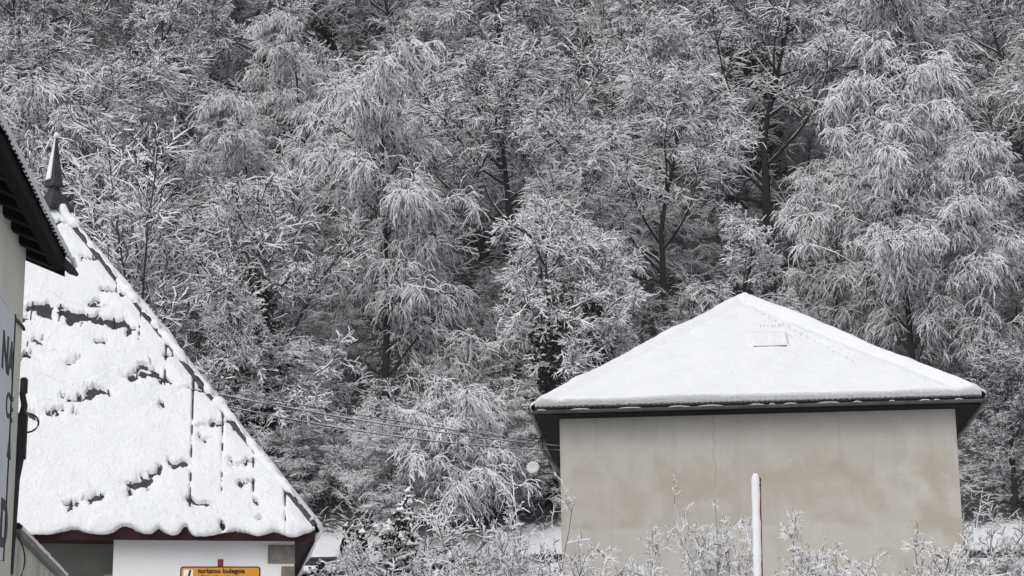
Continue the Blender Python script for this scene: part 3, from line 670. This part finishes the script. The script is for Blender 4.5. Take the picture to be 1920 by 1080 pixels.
# ------------------------------------------------------------------ trees: level-by-level growth, snow as a wedge lying on every branch
class Plant:
    def __init__(s, seed): s.r = np.random.default_rng(seed); s.V = []; s.Q = []; s.QM = []; s.T = []; s.TM = []; s.n = 0
    def grow(s, st, d, L, S, g=0.0, wob=.1):
        N = len(st); g = np.broadcast_to(g, (S,)); d = d / np.linalg.norm(d, axis=1, keepdims=True); P = [st]; L = np.broadcast_to(L, (N,))
        for i in range(S):
            d = d + s.r.normal(0, wob, (N, 3)); d[:, 2] -= g[i]; d = d / np.linalg.norm(d, axis=1, keepdims=True)
            P.append(P[-1] + d * (L / S)[:, None])
        return np.stack(P, 1)
    def sprout(s, P, n, t0, t1, ang, asd=10, flat=1.0, even=False):
        N, S1 = P.shape[:2]; pi_ = np.repeat(np.arange(N), n); K = len(pi_)
        if even: t = np.tile(np.linspace(t0, t1, n), N) + s.r.normal(0, .02, K); t = np.clip(t, .01, .995)
        else: t = s.r.uniform(t0, t1, K)
        f = t * (S1 - 1); i = np.minimum(f.astype(int), S1 - 2); u = (f - i)[:, None]
        a = P[pi_, i]; b = P[pi_, i + 1]; st = a + (b - a) * u; pd = b - a; pd /= np.linalg.norm(pd, axis=1, keepdims=True) + 1e-9
        q = s.r.normal(0, 1, (K, 3)); q[:, 2] *= flat; q -= pd * np.sum(q * pd, 1, keepdims=True); q /= np.linalg.norm(q, axis=1, keepdims=True) + 1e-9
        th = np.radians(s.r.normal(ang, asd, K))[:, None]
        return st, pd * np.cos(th) + q * np.sin(th), t, pi_
    def wedge(s, P, w, hgt, snow=1.0, taper=.5, ms=0, mb=1, drop=.25):
        """snowy twig: white wedge on a dark underside"""
        N, S1 = P.shape[:2]; d = np.gradient(P, axis=1); d /= np.linalg.norm(d, axis=2, keepdims=True) + 1e-9
        rv = s.r.normal(0, 1, (N, 1, 3)) * .15; rv[..., 2] = 1
        side = np.cross(d, rv); ln = np.linalg.norm(side, axis=2, keepdims=True); side = side / (ln + 1e-6); nn = np.cross(side, d)
        tp = np.linspace(1, taper, S1)[None, :, None]; w = np.broadcast_to(w, (N,))[:, None, None] * tp; hh = np.broadcast_to(hgt, (N,))[:, None, None] * tp * s.r.uniform(.6, 1.4, (N, S1, 1))
        V = np.stack([P + side * w - nn * w * drop, P - side * w - nn * w * drop, P + nn * hh], 2).reshape(-1, 3)
        b = s.n + (np.arange(N)[:, None] * S1 + np.arange(S1 - 1)[None]) * 3; b = b.ravel(); c = b + 3
        Q = np.concatenate([np.stack([b + 1, b, c, c + 1], 1), np.stack([b, b + 2, c + 2, c], 1), np.stack([b + 2, b + 1, c + 1, c + 2], 1)])
        has = np.repeat(s.r.uniform(0, 1, N) < snow, S1 - 1); K = len(b)
        s.QM.append(np.concatenate([np.full(K, mb), np.where(has, ms, mb), np.where(has, ms, mb)])); s.Q.append(Q); s.V.append(V); s.n += len(V)
    def tube(s, P, r0, r1, m=1, k=6):
        N, S1 = P.shape[:2]; d = np.gradient(P, axis=1); d /= np.linalg.norm(d, axis=2, keepdims=True) + 1e-9
        ref = np.where(np.abs(d[..., 2:3]) > .9, np.array([1., 0, 0]), np.array([0, 0, 1.])); a = np.cross(d, ref); a /= np.linalg.norm(a, axis=2, keepdims=True) + 1e-9; c = np.cross(a, d)
        R = np.broadcast_to(r0, (N,))[:, None] + (np.broadcast_to(r1, (N,)) - np.broadcast_to(r0, (N,)))[:, None] * np.linspace(0, 1, S1)[None] ** .8
        an = np.arange(k) * 2 * pi / k
        V = P[:, :, None] + (a[:, :, None] * np.cos(an)[None, None, :, None] + c[:, :, None] * np.sin(an)[None, None, :, None]) * R[..., None, None]
        b = s.n + ((np.arange(N)[:, None, None] * S1 + np.arange(S1 - 1)[None, :, None]) * k); j = np.arange(k)[None, None]; j2 = (j + 1) % k
        Q = np.stack([b + j, b + j2, b + k + j2, b + k + j], -1).reshape(-1, 4)
        s.V.append(V.reshape(-1, 3)); s.Q.append(Q); s.QM.append(np.full(len(Q), m)); s.n += N * S1 * k
    def blobs(s, C_, r, m=0, fl=.7):
        N = len(C_); r = np.broadcast_to(r, (N,))[:, None, None]
        o = np.array([[1, 0, 0], [0, 1, 0], [-1, 0, 0], [0, -1, 0], [0, 0, fl], [0, 0, -fl * .5]], float)[None] * s.r.uniform(.6, 1.35, (N, 6, 1))
        a = s.r.uniform(0, 2 * pi, N); R = np.zeros((N, 3, 3)); R[:, 0, 0] = np.cos(a); R[:, 0, 1] = -np.sin(a); R[:, 1, 0] = np.sin(a); R[:, 1, 1] = np.cos(a); R[:, 2, 2] = 1
        V = C_[:, None] + np.einsum('nij,nkj->nki', R, o) * r
        b = (s.n + np.arange(N) * 6)[:, None]; T = np.concatenate([np.stack([b + i, b + (i + 1) % 4, b + 4], -1).reshape(-1, 3) for i in range(4)] + [np.stack([b + (i + 1) % 4, b + i, b + 5], -1).reshape(-1, 3) for i in range(4)])
        s.V.append(V.reshape(-1, 3)); s.T.append(T); s.TM.append(np.full(len(T), m)); s.n += N * 6
    def leaves(s, C_, r, m):
        N = len(C_); a = s.r.normal(0, 1, (N, 3)); a /= np.linalg.norm(a, axis=1, keepdims=True); b = np.cross(a, s.r.normal(0, 1, (N, 3))); b /= np.linalg.norm(b, axis=1, keepdims=True)
        r = np.broadcast_to(r, (N,))[:, None]; V = np.stack([C_ - a * r, C_ + b * r * .6, C_ + a * r, C_ - b * r * .6], 1)
        i = s.n + np.arange(N)[:, None] * 4 + np.arange(4)[None]; s.V.append(V.reshape(-1, 3)); s.Q.append(i); s.QM.append(np.full(N, m)); s.n += N * 4
    def mesh(s, name, mats):
        cat = lambda a, sh: np.concatenate(a) if a else np.zeros(sh, int)
        me = mesh_np(name, np.concatenate(s.V), cat(s.Q, (0, 4)), cat(s.T, (0, 3)), cat(s.QM, (0,)), cat(s.TM, (0,)), mats); return me
TM = [M['twig_snow'], M['twig'], M['bark'], M['ivy']]
UPV = np.array([0, 0, 1.0])

def tree_weeping(seed, h=13.0, spread=1.0, nt=10, fat=1.0):
    k = Plant(seed); t = Plant(seed + 500); r = k.r
    tr = k.grow(np.zeros((1, 3)), np.array([[r.normal(0, .06), r.normal(0, .06), 1.0]]), np.array([h]), 12, -.02, .045); t.tube(tr, .17, .02, 2, 7)
    st, d, tt, _ = k.sprout(tr, 30, .16, .97, 48, 11, even=True)
    li = k.grow(st, d, (h * .31 * (1.05 - .66 * tt) * r.uniform(.7, 1.25, len(tt)) + .7) * spread, 8, np.linspace(-.10, .30, 8), .08)
    t.tube(li, .05 * (1.15 - .7 * tt), .010, 2, 5); t.wedge(li, .034, .05, .75, .6, mb=2)
    st, d, t2, _ = k.sprout(li, 14, .12, 1, 52, 20, .9)
    se = k.grow(st, d, r.uniform(.4, 1.25, len(t2)) * (1.15 - .45 * t2), 4, np.linspace(-.02, .34, 4), .13); k.wedge(se, .019, .038, .9, .7)
    st, d, t3, _ = k.sprout(se, nt, .1, 1, 50, 22, .7)
    tw = k.grow(st, d, r.uniform(.2, 1.05, len(t3)), 4, np.linspace(.15, .7, 4), .13); k.wedge(tw, .0128 * fat, .029 * fat, .93, .6)
    st, d, t4, _ = k.sprout(tw, 3, .1, .9, 38, 14, .6)
    k.wedge(k.grow(st, d, r.uniform(.16, .5, len(t4)), 2, .36, .10), .0112 * fat, .025 * fat, .9, .6)
    return t, k
def tree_spreading(seed, h=13.0, lean=0.0, droop=.10, sn=.9):
    k = Plant(seed); t = Plant(seed + 500); r = k.r
    tr = k.grow(np.zeros((1, 3)), np.array([[lean, r.normal(0, .05), 1.0]]), np.array([h * .85]), 10, -.02, .07); t.tube(tr, .21, .035, 2, 7)
    st, d, tt, _ = k.sprout(tr, 19, .20, .98, 52, 12, even=True)
    li = k.grow(st, d, h * .40 * (1.1 - .6 * tt) * r.uniform(.7, 1.25, len(tt)), 9, np.linspace(-.10, .09, 9), .13)
    t.tube(li, .08 * (1.15 - .7 * tt), .013, 2, 6); t.wedge(li + UPV * .03, .034, .055, .8, .55, mb=2)
    st, d, t2, _ = k.sprout(li, 9, .18, 1, 46, 13, .5)
    se = k.grow(st, d, r.uniform(.8, 2.0, len(t2)) * (1.2 - .55 * t2), 6, np.linspace(-.02, droop, 6), .13); k.wedge(se, .021, .04, .85, .6, mb=2)
    st, d, t3, _ = k.sprout(se, 14, .1, 1, 40, 12, .4)
    tw = k.grow(st, d, r.uniform(.35, 1.0, len(t3)), 3, np.linspace(.02, droop * 1.6, 3), .13); k.wedge(tw, .0155, .032, sn, .6)
    st, d, t4, _ = k.sprout(tw, 4, .12, 1, 40, 12, .4)
    k.wedge(k.grow(st, d, r.uniform(.15, .45, len(t4)), 2, .07, .12), .013, .027, sn, .6)
    if sn > .7:
        pts = tw[:, 1:].reshape(-1, 3); k.blobs(pts[r.choice(len(pts), 1300, replace=False)] + UPV * .015, r.uniform(.03, .075, 1300), fl=.6)
    return t, k
def tree_fan(seed, h=9.0, stems=11, open_=30):
    k = Plant(seed); t = Plant(seed + 500); r = k.r
    a = r.uniform(0, 2 * pi, stems); th = np.radians(r.uniform(4, open_, stems)); d = np.stack([np.cos(a) * np.sin(th), np.sin(a) * np.sin(th), np.cos(th)], 1)
    tr = k.grow(np.stack([np.cos(a) * .3, np.sin(a) * .3, np.zeros(stems)], 1), d, h * r.uniform(.75, 1.08, stems), 10, np.linspace(-.02, .04, 10), .08); t.tube(tr, .065, .010, 2, 5); t.wedge(tr, .024, .04, .55, .6, mb=2)
    st, d, tt, _ = k.sprout(tr, 16, .14, 1, 42, 13)
    se = k.grow(st, d, r.uniform(.9, 2.2, len(tt)) * (1.25 - .6 * tt), 6, np.linspace(-.03, .05, 6), .13); k.wedge(se, .019, .037, .9, .6)
    st, d, t3, _ = k.sprout(se, 13, .08, 1, 42, 13, .8)
    tw = k.grow(st, d, r.uniform(.25, .85, len(t3)), 3, np.linspace(-.02, .06, 3), .15); k.wedge(tw, .0145, .031, .92, .6)
    st, d, t4, _ = k.sprout(tw, 3, .12, 1, 42, 13, .8)
    k.wedge(k.grow(st, d, r.uniform(.12, .36, len(t4)), 2, .02, .14), .0125, .027, .92, .6)
    return t, k
def tree_ivy(seed, h=13.0):
    k = Plant(seed); t = Plant(seed + 500); r = k.r
    tr = k.grow(np.zeros((1, 3)), np.array([[r.normal(0, .05), r.normal(0, .05), 1.0]]), np.array([h * .88]), 10, -.02, .08); t.tube(tr, .2, .04, 2, 7)
    st, d, tt, _ = k.sprout(tr, 20, .13, .98, 62, 14, even=True)
    li = k.grow(st, d, h * .27 * (1.1 - .55 * tt) * r.uniform(.7, 1.25, len(tt)), 8, np.linspace(-.12, .12, 8), .17)
    t.tube(li, .07 * (1.15 - .7 * tt), .013, 2, 5); t.wedge(li + UPV * .03, .04, .07, .9, .6, mb=2)
    st, d, t2, _ = k.sprout(li, 9, .18, 1, 55, 18, .8)
    se = k.grow(st, d, r.uniform(.5, 1.5, len(t2)) * (1.2 - .5 * t2), 5, np.linspace(-.03, .16, 5), .18); k.wedge(se, .024, .048, .9, .6, mb=2)
    st, d, t3, _ = k.sprout(se, 12, .1, 1, 48, 16, .8)
    tw = k.grow(st, d, r.uniform(.25, .75, len(t3)), 3, .07, .19); k.wedge(tw, .018, .038, .92, .6)
    st, d, t4, _ = k.sprout(tw, 3, .12, 1, 45, 14, .8)
    k.wedge(k.grow(st, d, r.uniform(.12, .34, len(t4)), 2, .05, .17), .015, .032, .9, .6)
    pts = tw[:, 1:].reshape(-1, 3); k.blobs(pts[r.choice(len(pts), 2200, replace=False)] + UPV * .02, r.uniform(.035, .095, 2200))
    n = 5200; f = r.beta(1.3, 1.6, n) * .8; i = np.minimum((f * 10).astype(int), 9); c = tr[0][i] + (tr[0][i + 1] - tr[0][i]) * (f * 10 - i)[:, None]
    rad = (.28 + .95 * vnoise(f * 22, f * 0 + seed, 5)) * np.sqrt(r.uniform(.15, 1, n)); a = r.uniform(0, 2 * pi, n); c = c + np.stack([np.cos(a) * rad, np.sin(a) * rad, r.normal(0, .15, n)], 1)
    k.leaves(c, r.uniform(.07, .14, n), 3); j = r.choice(n, 330, replace=False); k.blobs(c[j] + UPV * .08, r.uniform(.05, .13, 330))
    return t, k
PROTO = {}
def proto(key, fn, *a, **kw):
    t, k = fn(*a, **kw); PROTO[key] = (t.mesh('trunk', TM), k.mesh('crown', TM), a[1] if len(a) > 1 else kw.get('h', 13.0))
proto('w1', tree_weeping, 11, 14.0); proto('w2', tree_weeping, 12, 13.0, 1.15); proto('w3', tree_weeping, 13, 15.0, .85)
proto('s1', tree_spreading, 21, 14.0); proto('s2', tree_spreading, 22, 13.0, .12, .22); proto('s3', tree_spreading, 23, 15.0, -.1, .04, .55)
proto('w4', tree_weeping, 14, 5.6, 1.5, 6, 1.1); proto('f1', tree_fan, 31, 9.5); proto('f2', tree_fan, 32, 9.0, 10, 36)
proto('i1', tree_ivy, 41, 13.0); proto('i2', tree_ivy, 42, 13.0)
NAME = {'w': 'weeping_tree', 's': 'spreading_tree', 'f': 'multi_stemmed_tree', 'i': 'ivy_clad_tree'}
LOOK = {'w': 'weeping tree with curtains of snowy twigs', 's': 'spreading tree with snow-lined twigs', 'f': 'many-stemmed tree with snowy shoots', 'i': 'ivy-clad tree with snow clumps', 't': 'low thicket of very fine snowy shoots'}
KIND = {'w': 'weeping', 's': 'spreading', 'f': 'many-stemmed', 'i': 'ivy-clad', 't': 'thicket'}
def hill_label(key, x, y):
    d = np.array([x, y, float(ground_z(x, y)) + 8]) - EYE; px = 960 + FPX * (d @ RT) / (d @ FW)
    zone = 'behind the finial' if px < 330 else 'behind the steep roof' if px < 640 else 'behind the houses\' gap' if px < 1000 else 'behind the grey house' if px < 1430 else 'behind the roof window\'s slope' if px < 1800 else 'beyond the grey house'
    lev = 'low on the hill' if y < 95 else 'halfway uphill' if y < 115 else 'high uphill'
    return LOOK[key[0]] + ', ' + lev + ' ' + zone, KIND[key[0]] + ' growth ' + lev + ' ' + zone
placed = []
def tree(key, x, y, h, rot, label=None, group=None, wide=1.0):
    tm, cm, h0 = PROTO[key]; s = h / h0; z = float(ground_z(x, y)) - .15
    if label is None: label, group = hill_label(key, x, y)
    o = empty(NAME[key[0]], (x, y, z), rot, label, 'tree', group); o.scale = (s * wide, s * wide, s); o.rotation_euler = (.07 * sin(x * 12.9 + y), .07 * cos(x * 7.3 - y), rot)
    link('trunk', tm, o); link('crown', cm, o); placed.append((x, y)); return o
def tree_px(key, px, Y, ptop, rot, label=None, group=None, wide=1.0):
    p = at(px, ptop, Y); z = float(ground_z(p[0], Y)) - .15; return tree(key, p[0], Y, (p[2] - z) * 1.02, rot, label, group, wide)
hand = [('w1', 725, 84, 175, .4, 'tall weeping tree between the two snowy roofs, curtains of snowy twigs down its length'),
        ('w2', 1690, 85, 215, 1.9, 'broad weeping tree rising behind the right slope of the grey house roof'),
        ('w3', 1850, 83, 300, 4.0, 'weeping tree standing beyond the right eave corner of the grey house'),
        ('w2', 1545, 87, 330, 5.2, 'weeping tree directly behind the snowy hip right of the roof window'),
        ('f1', 260, 79, 285, .9, 'many-stemmed tree right behind the steep roof below its finial'),
        ('f2', 380, 81, 330, 2.9, 'many-stemmed tree between the finial and the ivy-clad trunk'),
        ('i1', 510, 78.5, 300, .2, 'ivy-clad tree standing just past the snowy hip of the steep roof'),
        ('i2', 420, 77.5, 560, 2.2, 'low dark ivy-clad tree pressed against the middle of the steep roof hip'),
        ('i2', 1030, 78, 385, 5.0, 'snow-clumped ivy-clad tree beside the left eave corner of the grey house'),
        ('i1', 1110, 80, 430, 3.1, 'snow-clumped ivy-clad tree behind the left slope of the grey house roof'),
        ('s1', 1215, 99, 20, 1.0, 'great spreading tree high above the apex of the grey house roof'),
        ('s2', 950, 86, 245, .5, 'spreading tree with fine twigs next to the tall weeping tree between the roofs'),
        ('i1', 1320, 82, 395, 4.1, 'small clumpy ivy-clad tree just behind the apex of the grey house roof'),
        ('s3', 1880, 77.5, 640, 2.0, 'dark low spreading tree beside the right wall of the grey house'),
        ('s2', 600, 78.5, 640, 3.6, 'low spreading tree rising over the lower hip of the steep roof'),
        ('w4', 835, 74.2, 785, 2.4, 'small dome-shaped weeping tree leaning over the crash barrier between the houses'),
        ('s1', 1010, 76.5, 800, 4.4, 'low spreading tree left of the small dish on the grey house'),
        ('f2', 700, 76.5, 740, 1.3, 'low many-stemmed tree between the steep roof and the dome-shaped weeping tree')]
for hnd in hand:
    wide = {1880: 1.5, 600: 1.5, 1010: 1.2, 420: .8}.get(hnd[1], 1.0)
    tree_px(*hnd, wide=wide)
rnd = random.Random(77); tries = 0
while tries < 9000 and len(placed) < 175:
    tries += 1; y = 83 + 66 * rnd.random(); x = rnd.uniform(-1, 1) * (.262 * y + 5)
    md = 5.7 + (y - 83) * .014
    if any((x - a) ** 2 + (y - b) ** 2 < md * md for a, b in placed): continue
    key = rnd.choice(['w1', 'w3', 's1', 's2', 's3', 's1', 's3', 's2', 'f1', 'f2', 'i1', 'i2', 's1'])
    d = np.array([x, y, float(ground_z(x, y)) + 8]) - EYE; px = 960 + FPX * (d @ RT) / (d @ FW)
    if key == 's3' and not (px > 1450 or 480 < px < 640): key = rnd.choice(['s1', 's2', 's1', 'f2'])
    hh = rnd.uniform(13.0, 19.0) * (.66 if key[0] == 'f' else 1)
    tree(key, x, y, hh, rnd.uniform(0, 6.283), wide=rnd.uniform(1.0, 1.25))
print('TREES', len(placed), sum(len(m[0].polygons) * 2 + len(m[1].polygons) * 2 for m in PROTO.values()))

# thickets: low, very fine growth filling the gaps under the trees
rnd = random.Random(5); thick = []; tries = 0
while tries < 6000 and len(thick) < 140:
    tries += 1; y = 75.3 + 45 * rnd.random() ** 1.5; x = rnd.uniform(-1, 1) * (.262 * y + 4)
    if any((x - a) ** 2 + (y - b) ** 2 < 2.6 for a, b in thick): continue
    d = np.array([x, y, 10.9]) - EYE; px = 960 + FPX * (d @ RT) / (d @ FW)
    if y < 75.9 and (560 < px < 690 or 975 < px < 1060 or px > 1845): continue
    if y < 80 and (370 < px < 570 or 1000 < px < 1130): continue                          # dark ivy-clad trunks show here        # the snow bank stays open here
    thick.append((x, y)); key = rnd.choice(['f1', 'f2', 's2', 'w2', 's1']); tm, cm, h0 = PROTO[key]; sc_ = rnd.uniform(2.4, 4.6) / h0
    lb, gp = hill_label('t', x, y)
    o = empty('thicket_shrub', (x, y, float(ground_z(x, y)) - .1 - (.12 if key[0] != 'f' else 0) * h0 * sc_), rnd.uniform(0, 6.28), lb, 'shrub', gp)
    w_ = sc_ * rnd.uniform(1.3, 1.8); o.scale = (w_, w_, sc_); link('stems', tm, o); link('twigs', cm, o)
def undergrowth():
    k = Plant(5); r = k.r; n = 340
    y = 75.6 + 60 * r.uniform(0, 1, n) ** 2; x = r.uniform(-1, 1, n) * (.265 * y + 5); b = np.stack([x, y, ground_z(x, y) - .05], 1)
    b = np.repeat(b, 4, 0) + r.normal(0, .2, (n * 4, 3)) * [1, 1, 0]; N = len(b)
    d = np.stack([r.normal(0, .5, N), r.normal(0, .5, N), np.ones(N)], 1); st = k.grow(b, d, r.uniform(.6, 1.8, N), 4, np.linspace(0, .16, 4), .14); k.wedge(st, .013, .024, .6, .6)
    a, d, t, _ = k.sprout(st, 6, .2, 1, 42, 12); k.wedge(k.grow(a, d, r.uniform(.2, .6, len(t)), 2, .04, .1), .011, .022, .65, .6)
    tag(link('undergrowth', k.mesh('undergrowth', TM)), 'tangled snow-dusted undergrowth covering the forest floor', 'undergrowth', kind='stuff')
undergrowth()

# ------------------------------------------------------------------ shrubs in front of the grey house
BM = [M['twig_snow'], M['twig'], M['red_twig'], M['ivy']]
def shrub_mesh(seed, kind, h, w):
    k = Plant(seed); r = k.r
    if kind in ('arching', 'upright', 'sparse'):
        n = {'arching': 26, 'upright': 15, 'sparse': 8}[kind]; op = {'arching': 40, 'upright': 20, 'sparse': 17}[kind]
        a = r.uniform(0, 2 * pi, n); th = np.radians(np.abs(r.normal(op * .75, op * .4, n))); d = np.stack([np.cos(a) * np.sin(th), np.sin(a) * np.sin(th), np.cos(th)], 1)
        g = {'arching': np.linspace(-.03, .22, 9), 'upright': np.linspace(-.03, .07, 9), 'sparse': np.linspace(-.02, .05, 9)}[kind]
        st = k.grow(np.stack([np.cos(a) * .12 * w, np.sin(a) * .12 * w, np.zeros(n)], 1), d, h * r.uniform(.75, 1.15, n) * (1.1 if kind == 'arching' else 1), 9, g, .07)
        k.tube(st, .020, .006, 1, 5); k.wedge(st, .013, .028, .75, .7)
        gd = .16 if kind == 'arching' else .05
        s0, d0, t, _ = k.sprout(st, 16 if kind != 'sparse' else 9, .25, 1, 45, 14); se = k.grow(s0, d0, r.uniform(.35, .95, len(t)), 5, np.linspace(0, gd, 5), .1); k.wedge(se, .0115, .029, .9, .6, mb=2)
        s0, d0, t, _ = k.sprout(se, 8, .1, 1, 45, 14); tw = k.grow(s0, d0, r.uniform(.12, .38, len(t)), 3, np.linspace(0, gd, 3), .12); k.wedge(tw, .0092, .025, .92, .6, mb=2)
        s0, d0, t, _ = k.sprout(tw, 2, .2, 1, 45, 12); k.wedge(k.grow(s0, d0, r.uniform(.06, .16, len(t)), 2, gd * .5, .1), .0072, .019, .9, .7, mb=2)
        pts = np.concatenate([tw[:, 1:].reshape(-1, 3), se[:, 2:].reshape(-1, 3)]); m = int(len(pts) * .16); k.blobs(pts[r.choice(len(pts), m, replace=False)] + UPV * .012, r.uniform(.015, .04, m))
    else:                                                     # leafy evergreen, heaped with snow
        n = 9; a = r.uniform(0, 2 * pi, n); d = np.stack([np.cos(a) * .25 * w, np.sin(a) * .25 * w, np.ones(n)], 1); st = k.grow(np.zeros((n, 3)), d, h * r.uniform(.6, 1.0, n), 7, 0, .12); k.tube(st, .03, .01, 2, 5)
        s0, d0, t, _ = k.sprout(st, 12, .15, 1, 60, 16); se = k.grow(s0, d0, r.uniform(.2, .6, len(t)) * w, 4, .1, .15); k.wedge(se, .018, .035, .7, .7)
        pts = se[:, 1:].reshape(-1, 3); c = np.repeat(pts, 14, 0) + r.normal(0, .06, (len(pts) * 14, 3)); k.leaves(c, r.uniform(.03, .065, len(c)), 3)
        j = r.choice(len(pts), int(len(pts) * 1.6), replace=True); k.blobs(pts[j] + r.normal(0, .05, (len(j), 3)) + UPV * .06, r.uniform(.06, .14, len(j)), fl=.6); j = r.choice(len(c), len(c) // 4, replace=False); k.blobs(c[j] + UPV * .03, r.uniform(.02, .045, len(j)))
    return k
SHR = [('arching_shrub', 'arching', 835, 46, 985, 'large arching shrub weighed down with snow between the white and grey houses', 1.3),
       ('arching_shrub', 'arching', 700, 45, 1020, 'snow-bowed shrub in front of the dark leafy evergreen', 1.0),
       ('arching_shrub', 'arching', 930, 44.5, 1010, 'snow-bowed shrub between the large arching shrub and the sapling', 1.1),
       ('arching_shrub', 'arching', 780, 49, 975, 'dense snowy shrub behind the large arching shrub', 1.2),
       ('sapling', 'sparse', 985, 47.5, 880, 'thin-stemmed sapling leaning by the left edge of the grey house wall', .8),
       ('arching_shrub', 'arching', 1045, 45, 1035, 'low snowy shrub at the left foot of the grey house wall', .8),
       ('arching_shrub', 'arching', 1215, 44, 1015, 'rounded snowy shrub between the left wall corner and the red-twigged upright shrub', .8),
       ('upright_shrub', 'upright', 1335, 44, 948, 'tall upright shrub with reddish twigs left of the snow-plastered pole', .55),
       ('arching_shrub', 'arching', 1490, 43.5, 992, 'drooping snowy shrub just right of the snow-plastered pole', .75),
       ('arching_shrub', 'arching', 1745, 45, 1022, 'wide low snowy shrub at the right foot of the grey house wall', 1.05),
       ('arching_shrub', 'arching', 1870, 52, 1040, 'snow-buried shrub in front of the barrier right of the grey house', 1.2),
       ('evergreen_shrub', 'leafy', 712, 47, 955, 'dark leafy evergreen heaped with snow clumps beside the arching shrub', .7),
       ('evergreen_shrub', 'leafy', 625, 45.5, 1045, 'low dark-leaved bush under snow at the corner of the white house', 1.2),
       ('arching_shrub', 'arching', 1832, 62, 968, 'snow-clumped bush behind the right corner of the grey house', .9)]
SMESH = {}
for kind, seed, hh in (('arching', 300, 3.6), ('arching', 301, 3.2), ('upright', 304, 4.2), ('sparse', 305, 4.6), ('leafy', 308, 3.0)):
    k = shrub_mesh(seed, kind, hh, 1.0); zm = np.percentile(np.concatenate(k.V)[:, 2], 99.5); SMESH.setdefault(kind, []).append((k.mesh(kind, BM), zm))
for i, (nm, kind, px, Y, top, lab, wd_) in enumerate(SHR):
    p = at(px, top, Y); z = float(ground_z(p[0], Y)) - .08; H = p[2] - z
    me, zm = SMESH[kind][i % len(SMESH[kind])]
    o = tag(link(nm, me), lab, 'shrub' if nm != 'sapling' else 'sapling', 'snowy shrubs before the grey house'); o.location = (p[0], Y, z); f = H / zm; o.scale = (f * wd_, f * wd_, f); o.rotation_euler = (0, 0, i * 1.9)

# ------------------------------------------------------------------ overhead cables and the small dish on the grey house
def cable(a, b, sag, name, lab, snow):
    k = np.linspace(0, 1, 30)[:, None]; P = a + (b - a) * k; P[:, 2] -= (sag * 4 * k * (1 - k))[:, 0]
    o = empty(name, tuple(a), 0, lab, 'cable', 'overhead cables between the houses'); P = P - a
    MB().tube([tuple(p) for p in P], .009, 5).obj('wire', M['cable'], o)
    if snow:
        r = np.clip(.010 + .02 * fbm(k[:, 0] * 25, k[:, 0] * 0, int(sag * 100)), .003, .03)
        MB().tube([tuple(p + UPV * .02) for p in P], list(r), 5).obj('wire_snow', M['snow'], o, smooth=True)
wallp = lambda yy, z: to_world((gov - .0, yy, z - gorg[2]), gorg, grz)
rootp = lambda dz, dx: to_world((tap[0] + dx, tap[1] + 1.0, tap[2] - dz), (torg[0], torg[1], 0), trz)
cable(rootp(3.2, 1.2), wallp(3.0, at(1040, 835, 55)[2]), .12, 'overhead_cable', 'upper dark overhead cable between the steep roof and the grey house', False)
cable(rootp(3.45, 1.3), wallp(2.0, at(1040, 852, 54.5)[2]), .30, 'overhead_cable', 'snow-coated lower overhead cable reaching the grey house', True)
cable(rootp(3.28, 1.25), wallp(2.5, at(1040, 842, 54.8)[2]), .18, 'overhead_cable', 'sagging middle overhead cable between the steep roof and the grey house', True)
dp = at(1000, 877, 54.0)
ds = empty('satellite_dish', tuple(dp), 0, 'small round whitish dish on a bracket off the left side of the grey house', 'dish')
m = MB(); m.lathe([(.0, .0), (.09, .012), (.17, .045), (.175, .05), (.165, .06), (.085, .03), (0, .018)], 20)
o = m.obj('dish', M['dish'], ds, smooth=True); o.rotation_euler = (radians(80), 0, radians(-12))
q_ = to_local(dp, gorg, grz); wq = to_world((gov + .02, q_[1], q_[2] - .2), gorg, grz) - dp
MB().tube([(0, .02, 0), (wq[0] * .4, .04, -.16), tuple(wq)], .018, 6).obj('bracket', M['dark_metal'], ds)

# ------------------------------------------------------------------ winter haze
hz = MB().box(-172, 172, -82, 262, -1.2, 150).obj('haze', M['snow']); hz.data.materials.clear()
hm = bpy.data.materials.new('haze'); hm.use_nodes = True; nt = hm.node_tree
for n in list(nt.nodes):
    if n.type == 'BSDF_PRINCIPLED': nt.nodes.remove(n)
pv = nt.nodes.new('ShaderNodeVolumePrincipled'); pv.inputs['Color'].default_value = (.90, .90, .97, 1); pv.inputs['Density'].default_value = .0004; pv.inputs['Anisotropy'].default_value = .2
nt.links.new(pv.outputs[0], nt.nodes['Material Output'].inputs['Volume']); hz.data.materials.append(hm); tag(hz, kind='stuff')
